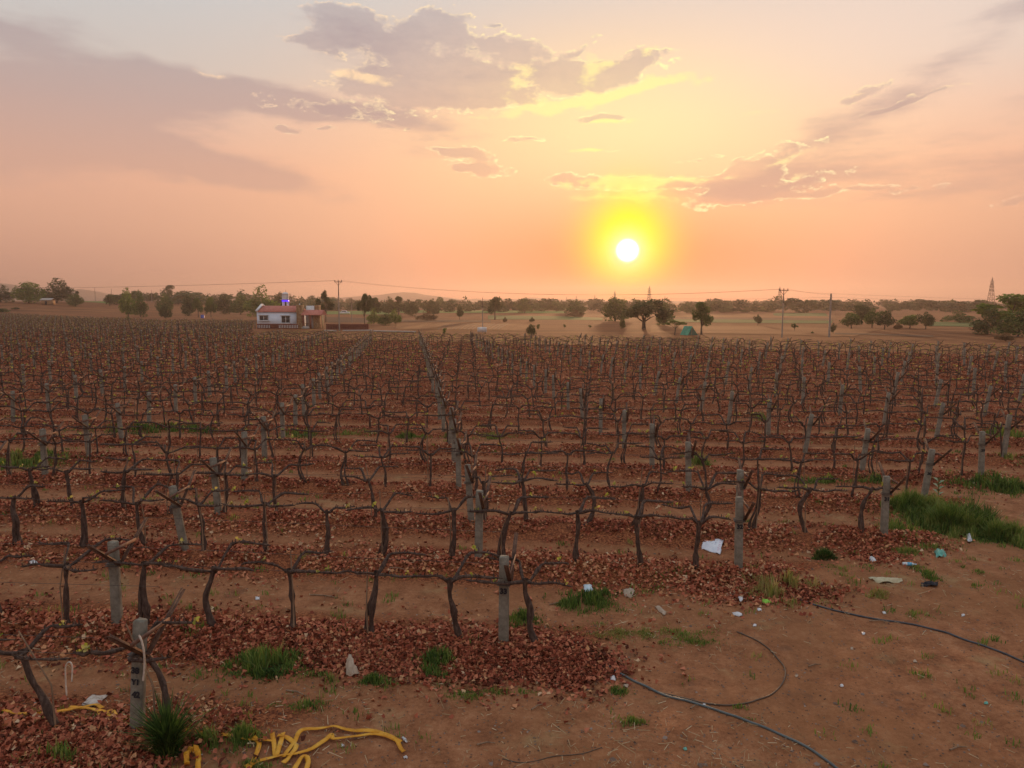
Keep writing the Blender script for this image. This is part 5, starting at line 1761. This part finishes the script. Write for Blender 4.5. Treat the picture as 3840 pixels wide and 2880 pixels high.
def baluster_fence(label, u0, u1, y, zt, white):
    p = stand(u0, y)
    L = (u1 - u0) / FPX * (y + .5)
    t = thing('garden_fence', label, 'fence', tuple(p), math.radians(-3))
    obj('rail', MB().box((-.1, -.08, zt - .22), (L, .08, zt)).data('rail', M['fence_red']), t)
    obj('base', MB().box((-.1, -.09, 0), (L, .09, .15)).data('base', M['fence_red']), t)
    obj('back_panel', MB().box((-.1, .1, .1), (L, .14, zt - .1)).data('back_panel', M['fence_red']), t)
    bal = MB().lathe([(.05, .15), (.09, .25), (.05, zt * .5), (.08, zt - .3), (.06, zt - .22)], 6).data('baluster', M['wall_white'] if white else M['fence_red'])
    for i, x in enumerate(np.arange(.15, L - .1, .32)):
        if white and 2.6 < x < 4.0:
            continue
        obj('baluster', bal, t, (x, 0, 0))
    return t


baluster_fence('maroon fence with white balusters in front of the blue house', 965, 1120, 143.0, .95, True)
baluster_fence('low maroon fence running right from the porch', 1225, 1383, 141.0, 1.05, False)

# ------------------------------------------------------------------ water tank on its tower
ty = 153.0
t0 = stand(1074, ty)
tz = lambda v: height_at(v, ty) - t0.z
tank = thing('water_tank', 'white ribbed water tank on a white tower behind the house', 'water tank', tuple(t0))
zb, zt_ = tz(1122), tz(1102)
prof = [(.3, zb), (.66, zb)]
for i in range(6):
    z = zb + (zt_ - zb) * i / 6
    prof += [(.66, z + .02), (.7, z + .06), (.7, z + .12), (.66, z + .17)]
prof += [(.66, zt_), (.5, zt_ + .22), (.25, zt_ + .32), (.02, zt_ + .34)]
obj('tank_body', MB().lathe(prof, 20).data('tank_body', pmat('tank_white', [(.55, .58, .6), (.66, .68, .7)], 3, 4, .5), True), tank)
obj('platform', MB().box((-.95, -.75, zb - .12), (1.4, .75, zb)).data('platform', M['step']), tank)
obj('rod', MB().tube([(.1, 0, zt_ + .3), (.1, 0, zt_ + .8)], .03, 5).data('rod', M['iron']), tank)
for x in (-.45, .45):
    for y in (-.45, .45):
        obj('tower_leg', MB().box((x - .09, y - .09, 0), (x + .09, y + .09, zb - .12)).data('tower_leg', M['wall_white']), tank)
rl = MB().bar((-1.2, -.7, zt_ - .05), (1.4, -.7, zt_ - .05), .06)
for x in (.75, 1.05, 1.35):
    rl.bar((x, -.7, zb), (x, -.7, zt_), .05)
obj('railing', rl.data('railing', M['iron']), tank)
led = bpy.data.materials.new('blue_lamp')
led.use_nodes = True
nb = led.node_tree.nodes['Principled BSDF']
nz_ = noise(led.node_tree, led.node_tree.nodes.new('ShaderNodeTexCoord').outputs['Object'], 3, 3)
led.node_tree.links.new(ramp(led.node_tree, nz_, [(.3, (.06, .02, .8)), (.7, (.12, .04, 1.0))]), nb.inputs['Emission Color'])
nb.inputs['Base Color'].default_value = (.05, .02, .5, 1)
nb.inputs['Emission Strength'].default_value = 1.1
obj('blue_lamp', MB().box((-.58, -.58, zb - .5), (.58, .58, zb - .14)).data('blue_lamp', led), tank)

# ------------------------------------------------------------------ poles, wires, pylons
M['pole'] = pmat('pole_concrete', [(.2, .17, .15), (.33, .29, .26)], 3, 4, .9)
M['pole_iron'] = pmat('pole_iron', [(.07, .045, .04), (.12, .08, .07)], 3, 4, .8)


def pole(label, u, top, y, r=.09, arm=False, upper=True, thick=False):
    p = stand(u, y)
    h = height_at(top, y) - p.z
    t = thing('utility_pole', label, 'pole', tuple(p), 0, 'utility poles on the plain')
    k = .72 if upper else 1.0
    obj('shaft', MB().tube([(0, 0, -.2), (0, 0, h * k)], [r * 1.25, r], 8).data('shaft', M['pole']), t)
    if upper:
        obj('upper_shaft', MB().tube([(0, 0, h * k - .3), (.02, 0, h)], [r * .9, r * .6], 7).data('upper_shaft', M['pole_iron']), t)
    if arm:
        ca = obj('crossarm', MB().bar((-.7, 0, h - .15), (.7, 0, h - .15), .1).bar((-.5, 0, h - .2), (0, 0, h - .8), .05).bar((.5, 0, h - .2), (0, 0, h - .8), .05).data('crossarm', M['pole_iron']), t)
        for x in (-.6, 0, .6):
            obj('insulator', MB().lathe([(.05, h - .1), (.08, h), (.05, h + .1), (.07, h + .16), (.01, h + .2)], 6, (x, 0)).data('insulator', M['pole_iron']), ca)
    return Vector((p.x, p.y, p.z + h))


A1 = pole('tall pole with crossarm right of the house', 1273, 1054, 134, .1, True)
A2 = pole('slim pole with a white box at its foot', 1810, 1116, 124, .07, False)
A3 = pole('pale pole with crossarm, left of the two on the right', 2932, 1086, 110, .085, True)
A4 = pole('thick plain pole, right of the two on the right', 3109, 1101, 111, .13, False, False)
pole('thin far pole between the crossarm pole and the open dark tree', 1320, 1115, 183, .06, False)
pole('thin far pole at left beyond the big dark tree', 358, 1077, 420, .12, False)
pole('thin far pole above the lone dark tree at left', 420, 1082, 420, .12, False)
pole('thin far pole left of the tall thin tree', 570, 1087, 420, .12, False)
bxp = stand(1808, 123.4)
cb = thing('meter_box', 'white box mounted at the foot of the slim pole', 'box', tuple(bxp))
obj('cabinet', MB().box((-.75, -.25, .25), (.75, .25, 1.05), 1.0, .04).data('cabinet', M['wall_white']), cb)
for x in (-.5, .5):
    obj('leg', MB().box((x - .06, -.06, 0), (x + .06, .06, .25)).data('leg', M['iron']), cb)


def cable(label, a, b, sag, r=.02):
    P = [a.lerp(b, t) - Vector((0, 0, sag * 4 * t * (1 - t))) for t in np.linspace(0, 1, 24)]
    tag(obj('power_line', MB().tube([tuple(p) for p in P], r, 3).data('power_line', M['pole_iron'])), label, 'power line', 'power lines over the plain')


left = Vector((-215, 265, height_at(1074, 265)))
for dxy, nm in ((-.6, 'front'), (.6, 'rear')):
    cable('%s power line from the tall crossarm pole to the left edge' % nm, A1 + Vector((dxy, 0, .1)), left + Vector((dxy * 2, 0, 0)), .9, .016)
    cable('%s power line sagging from the tall crossarm pole to the pale pole' % nm, A1 + Vector((dxy, 0, .1)), A3 + Vector((dxy, 0, .1)), 1.6, .013)
    cable('%s power line from the pale pole to the thick pole' % nm, A3 + Vector((dxy, 0, .1)), A4 + Vector((0, 0, -.1 - .15 * dxy)), .12, .012)
far_r = Vector((150, 160, height_at(1128, 160)))
for i, dz_ in enumerate((0, -.55, -1.1, -1.7)):
    cable('%s power line from the thick pole to the right edge' % ordinal(i + 1), A4 + Vector((0, 0, dz_)), far_r + Vector((0, 0, dz_ * .5)), .5, .012)
    if i:
        cable('%s low power line from the thick pole back to the slim pole side' % ordinal(i), A4 + Vector((0, 0, dz_)), Vector((28, 190, 6.6 + dz_ * .3)), .4, .012)


def pylon(label, u, top, y):
    p = stand(u, y)
    h = height_at(top, y) - p.z
    t = thing('pylon', label, 'pylon', tuple(p), .5, 'lattice pylons on the plain')
    b = h * .11
    th = h * .011
    mb = MB()
    wl = lambda s: b * (1 - s) ** 1.3 * .8 + b * .16
    lv = [0, .2, .36, .5, .62, .72, .82]
    for sx_ in (-1, 1):
        for sy_ in (-1, 1):
            for a, c in zip(lv, lv[1:]):
                mb.bar((sx_ * wl(a), sy_ * wl(a), a * h), (sx_ * wl(c), sy_ * wl(c), c * h), th)
            mb.bar((sx_ * wl(.82), sy_ * wl(.82), .82 * h), (0, 0, h), th * .8)
    br = MB()
    for a, c in zip(lv, lv[1:]):
        for s in (-1, 1):
            br.bar((-wl(a), s * wl(a), a * h), (wl(c), s * wl(c), c * h), th * .6).bar((wl(a), s * wl(a), a * h), (-wl(c), s * wl(c), c * h), th * .6)
            br.bar((s * wl(a), -wl(a), a * h), (s * wl(c), wl(c), c * h), th * .6)
    obj('tower', mb.data('tower', M['pole_iron']), t)
    obj('bracing', br.data('bracing', M['pole_iron']), t)
    for z, L in ((.84, .13), (.7, .15), (.56, .15)):
        obj('crossarm', MB().bar((-L * h, 0, z * h), (L * h, 0, z * h), th).bar((-L * h, 0, z * h), (0, 0, (z + .05) * h), th * .6).bar((L * h, 0, z * h), (0, 0, (z + .05) * h), th * .6).data('crossarm', M['pole_iron']), t)


for u, tp_, y, l in [(3714, 1040, 640, 'large lattice pylon near the right edge'), (2922, 1073, 800, 'lattice pylon behind the pale crossarm pole'), (2434, 1072, 760, 'lattice pylon right below the sun'), (2305, 1090, 950, 'small lattice pylon straight under the sun'), (2230, 1106, 1150, 'tiny lattice pylon left below the sun'), (2161, 1107, 1350, 'second tiny lattice pylon left of the sun'), (2124, 1112, 1550, 'farthest tiny lattice pylon left of the sun'), (2493, 1109, 1200, 'tiny mast-like pylon right of the sun')]:
    pylon(l, u, tp_, y)

# ------------------------------------------------------------------ tent, drum, hut, car
tn = stand(2579, 117)
tent = thing('tent', 'green tarpaulin ridge tent under the tall tree', 'tent', tuple(tn), .35)
Lw, Ht, Lg = 1.9, 1.42, 2.2
tm = pmat('green_tarp', [(.02, .24, .16), (.04, .34, .23), (.07, .42, .3)], 2, 4, .6, .3, 6)
obj('canopy', MB().add([(0, 0, 0), (.75, 0, Ht), (.75, Lg, Ht), (0, Lg, 0), (.03, 0, 0), (.78, 0, Ht - .05), (.78, Lg, Ht - .05), (.03, Lg, 0)], [(0, 1, 2, 3), (7, 6, 5, 4), (0, 4, 5, 1), (3, 2, 6, 7)])
    .add([(.75, 0, Ht), (Lw, 0, 0), (Lw, Lg, 0), (.75, Lg, Ht), (.75, .02, Ht - .05), (Lw - .03, .02, 0), (Lw - .03, Lg, 0), (.75, Lg, Ht - .05)], [(0, 1, 2, 3), (7, 6, 5, 4)]).data('canopy', tm), tent)
obj('end_flap', mesh_arr('end_flap', [(.08, .05, 0), (.75, .05, Ht - .1), (Lw - .1, .05, 0), (.08, .1, 0), (.75, .1, Ht - .1), (Lw - .1, .1, 0)], np.array([(0, 2, 1), (3, 4, 5)]), pmat('dark_tarp', [(.03, .1, .08), (.05, .15, .12)], 3, 3, .7)), tent)
obj('tent_pole', MB().tube([(.75, .04, 0), (.75, .04, Ht + .1)], .03, 6).data('tent_pole', M['stake']), tent)
dp_ = stand(760, 232)
drum = thing('drum', 'blue plastic water drum among the small trees', 'drum', tuple(dp_))
obj('body', MB().lathe([(.02, 0), (.55, 0), (.58, .2), (.55, .25), (.58, .5), (.55, .55), (.56, .95), (.45, 1.05), (.02, 1.08)], 16).data('body', pmat('blue_plastic', [(.02, .05, .28), (.04, .09, .4)], 3, 3, .4), True), drum)
obj('lid', MB().lathe([(.2, 1.06), (.2, 1.14), (.01, 1.15)], 12).data('lid', M['black']), drum)
hp_ = stand(172, 318)
hut = thing('hut', 'small brown hut half hidden under the big dark tree', 'hut', tuple(hp_))
obj('wall', MB().box((-2, 0, 0), (2.2, 3, 1.9)).data('wall', M['stone']), hut)
obj('roof', MB().bar((-2.4, -.4, 1.85), (-2.4 + .001, 1.5, 2.6), .1, .1).add([(-2.4, -.4, 1.8), (2.6, -.4, 1.8), (2.6, 1.5, 2.6), (-2.4, 1.5, 2.6), (2.6, 3.4, 1.8), (-2.4, 3.4, 1.8), (-2.4, -.4, 1.92), (2.6, -.4, 1.92), (2.6, 1.5, 2.72), (-2.4, 1.5, 2.72)], [(0, 3, 2, 1), (6, 7, 8, 9), (0, 1, 7, 6), (3, 5, 4, 2)]).data('roof', M['step']), hut)
obj('door', MB().box((-.4, -.05, 0), (.5, .01, 1.5)).data('door', M['black']), hut)
cp = stand(1292, 300)
car = thing('car', 'tiny white car parked before the far trees', 'car', tuple(cp), .1)
obj('body', MB().box((-2.1, -.8, .35), (2.1, .8, .95), .97, .08).data('body', M['wall_white']), car)
cbn = obj('cabin', MB().box((-1.3, -.72, .95), (1.0, .72, 1.5), .78, .06).data('cabin', M['wall_white']), car)
obj('window', MB().box((-1.0, -.71, 1.02), (.75, -.6, 1.34)).data('window', M['glass']), cbn)
wh = MB().tube([(0, -.09, 0), (0, .09, 0)], .32, 12).data('wheel', M['black'])
for x in (-1.3, 1.3):
    for y in (-.75, .75):
        obj('wheel', wh, car, (x, y, .32))

# pale irrigation pipes lying along the far vineyard edge
for u0, u1, y0, y1, l in ((1285, 1395, 132.5, 134, 'pale pipe on the ground at the foot of the maroon fence'), (1400, 1560, 131, 127.5, 'pale pipe along the far vineyard edge right of the fence'), (1215, 1262, 133, 132, 'pale pipe in front of the porch')):
    P = [stand(u0 + (u1 - u0) * t, y0 + (y1 - y0) * t) for t in np.linspace(0, 1, 9)]
    tag(obj('pipe', MB().tube([(p.x, p.y, p.z + .12) for p in P], .13, 6).data('pipe', M['step'])), l, 'pipe')

# ------------------------------------------------------------------ the dusty air
hz_m = bpy.data.materials.new('haze')
hz_m.use_nodes = True
ht = hz_m.node_tree
ht.nodes.clear()
pv = ht.nodes.new('ShaderNodeVolumePrincipled')
pv.inputs['Color'].default_value = (.58, .48, .46, 1)
pv.inputs['Density'].default_value = 0.00042
pv.inputs['Anisotropy'].default_value = 0.55
ho = ht.nodes.new('ShaderNodeOutputMaterial')
ht.links.new(pv.outputs[0], ho.inputs['Volume'])
tag(obj('haze', MB().box((-LIMIT - 60, -LIMIT - 60, -3), (LIMIT + 60, LIMIT + 60, 62)).data('haze', hz_m)), kind='stuff')
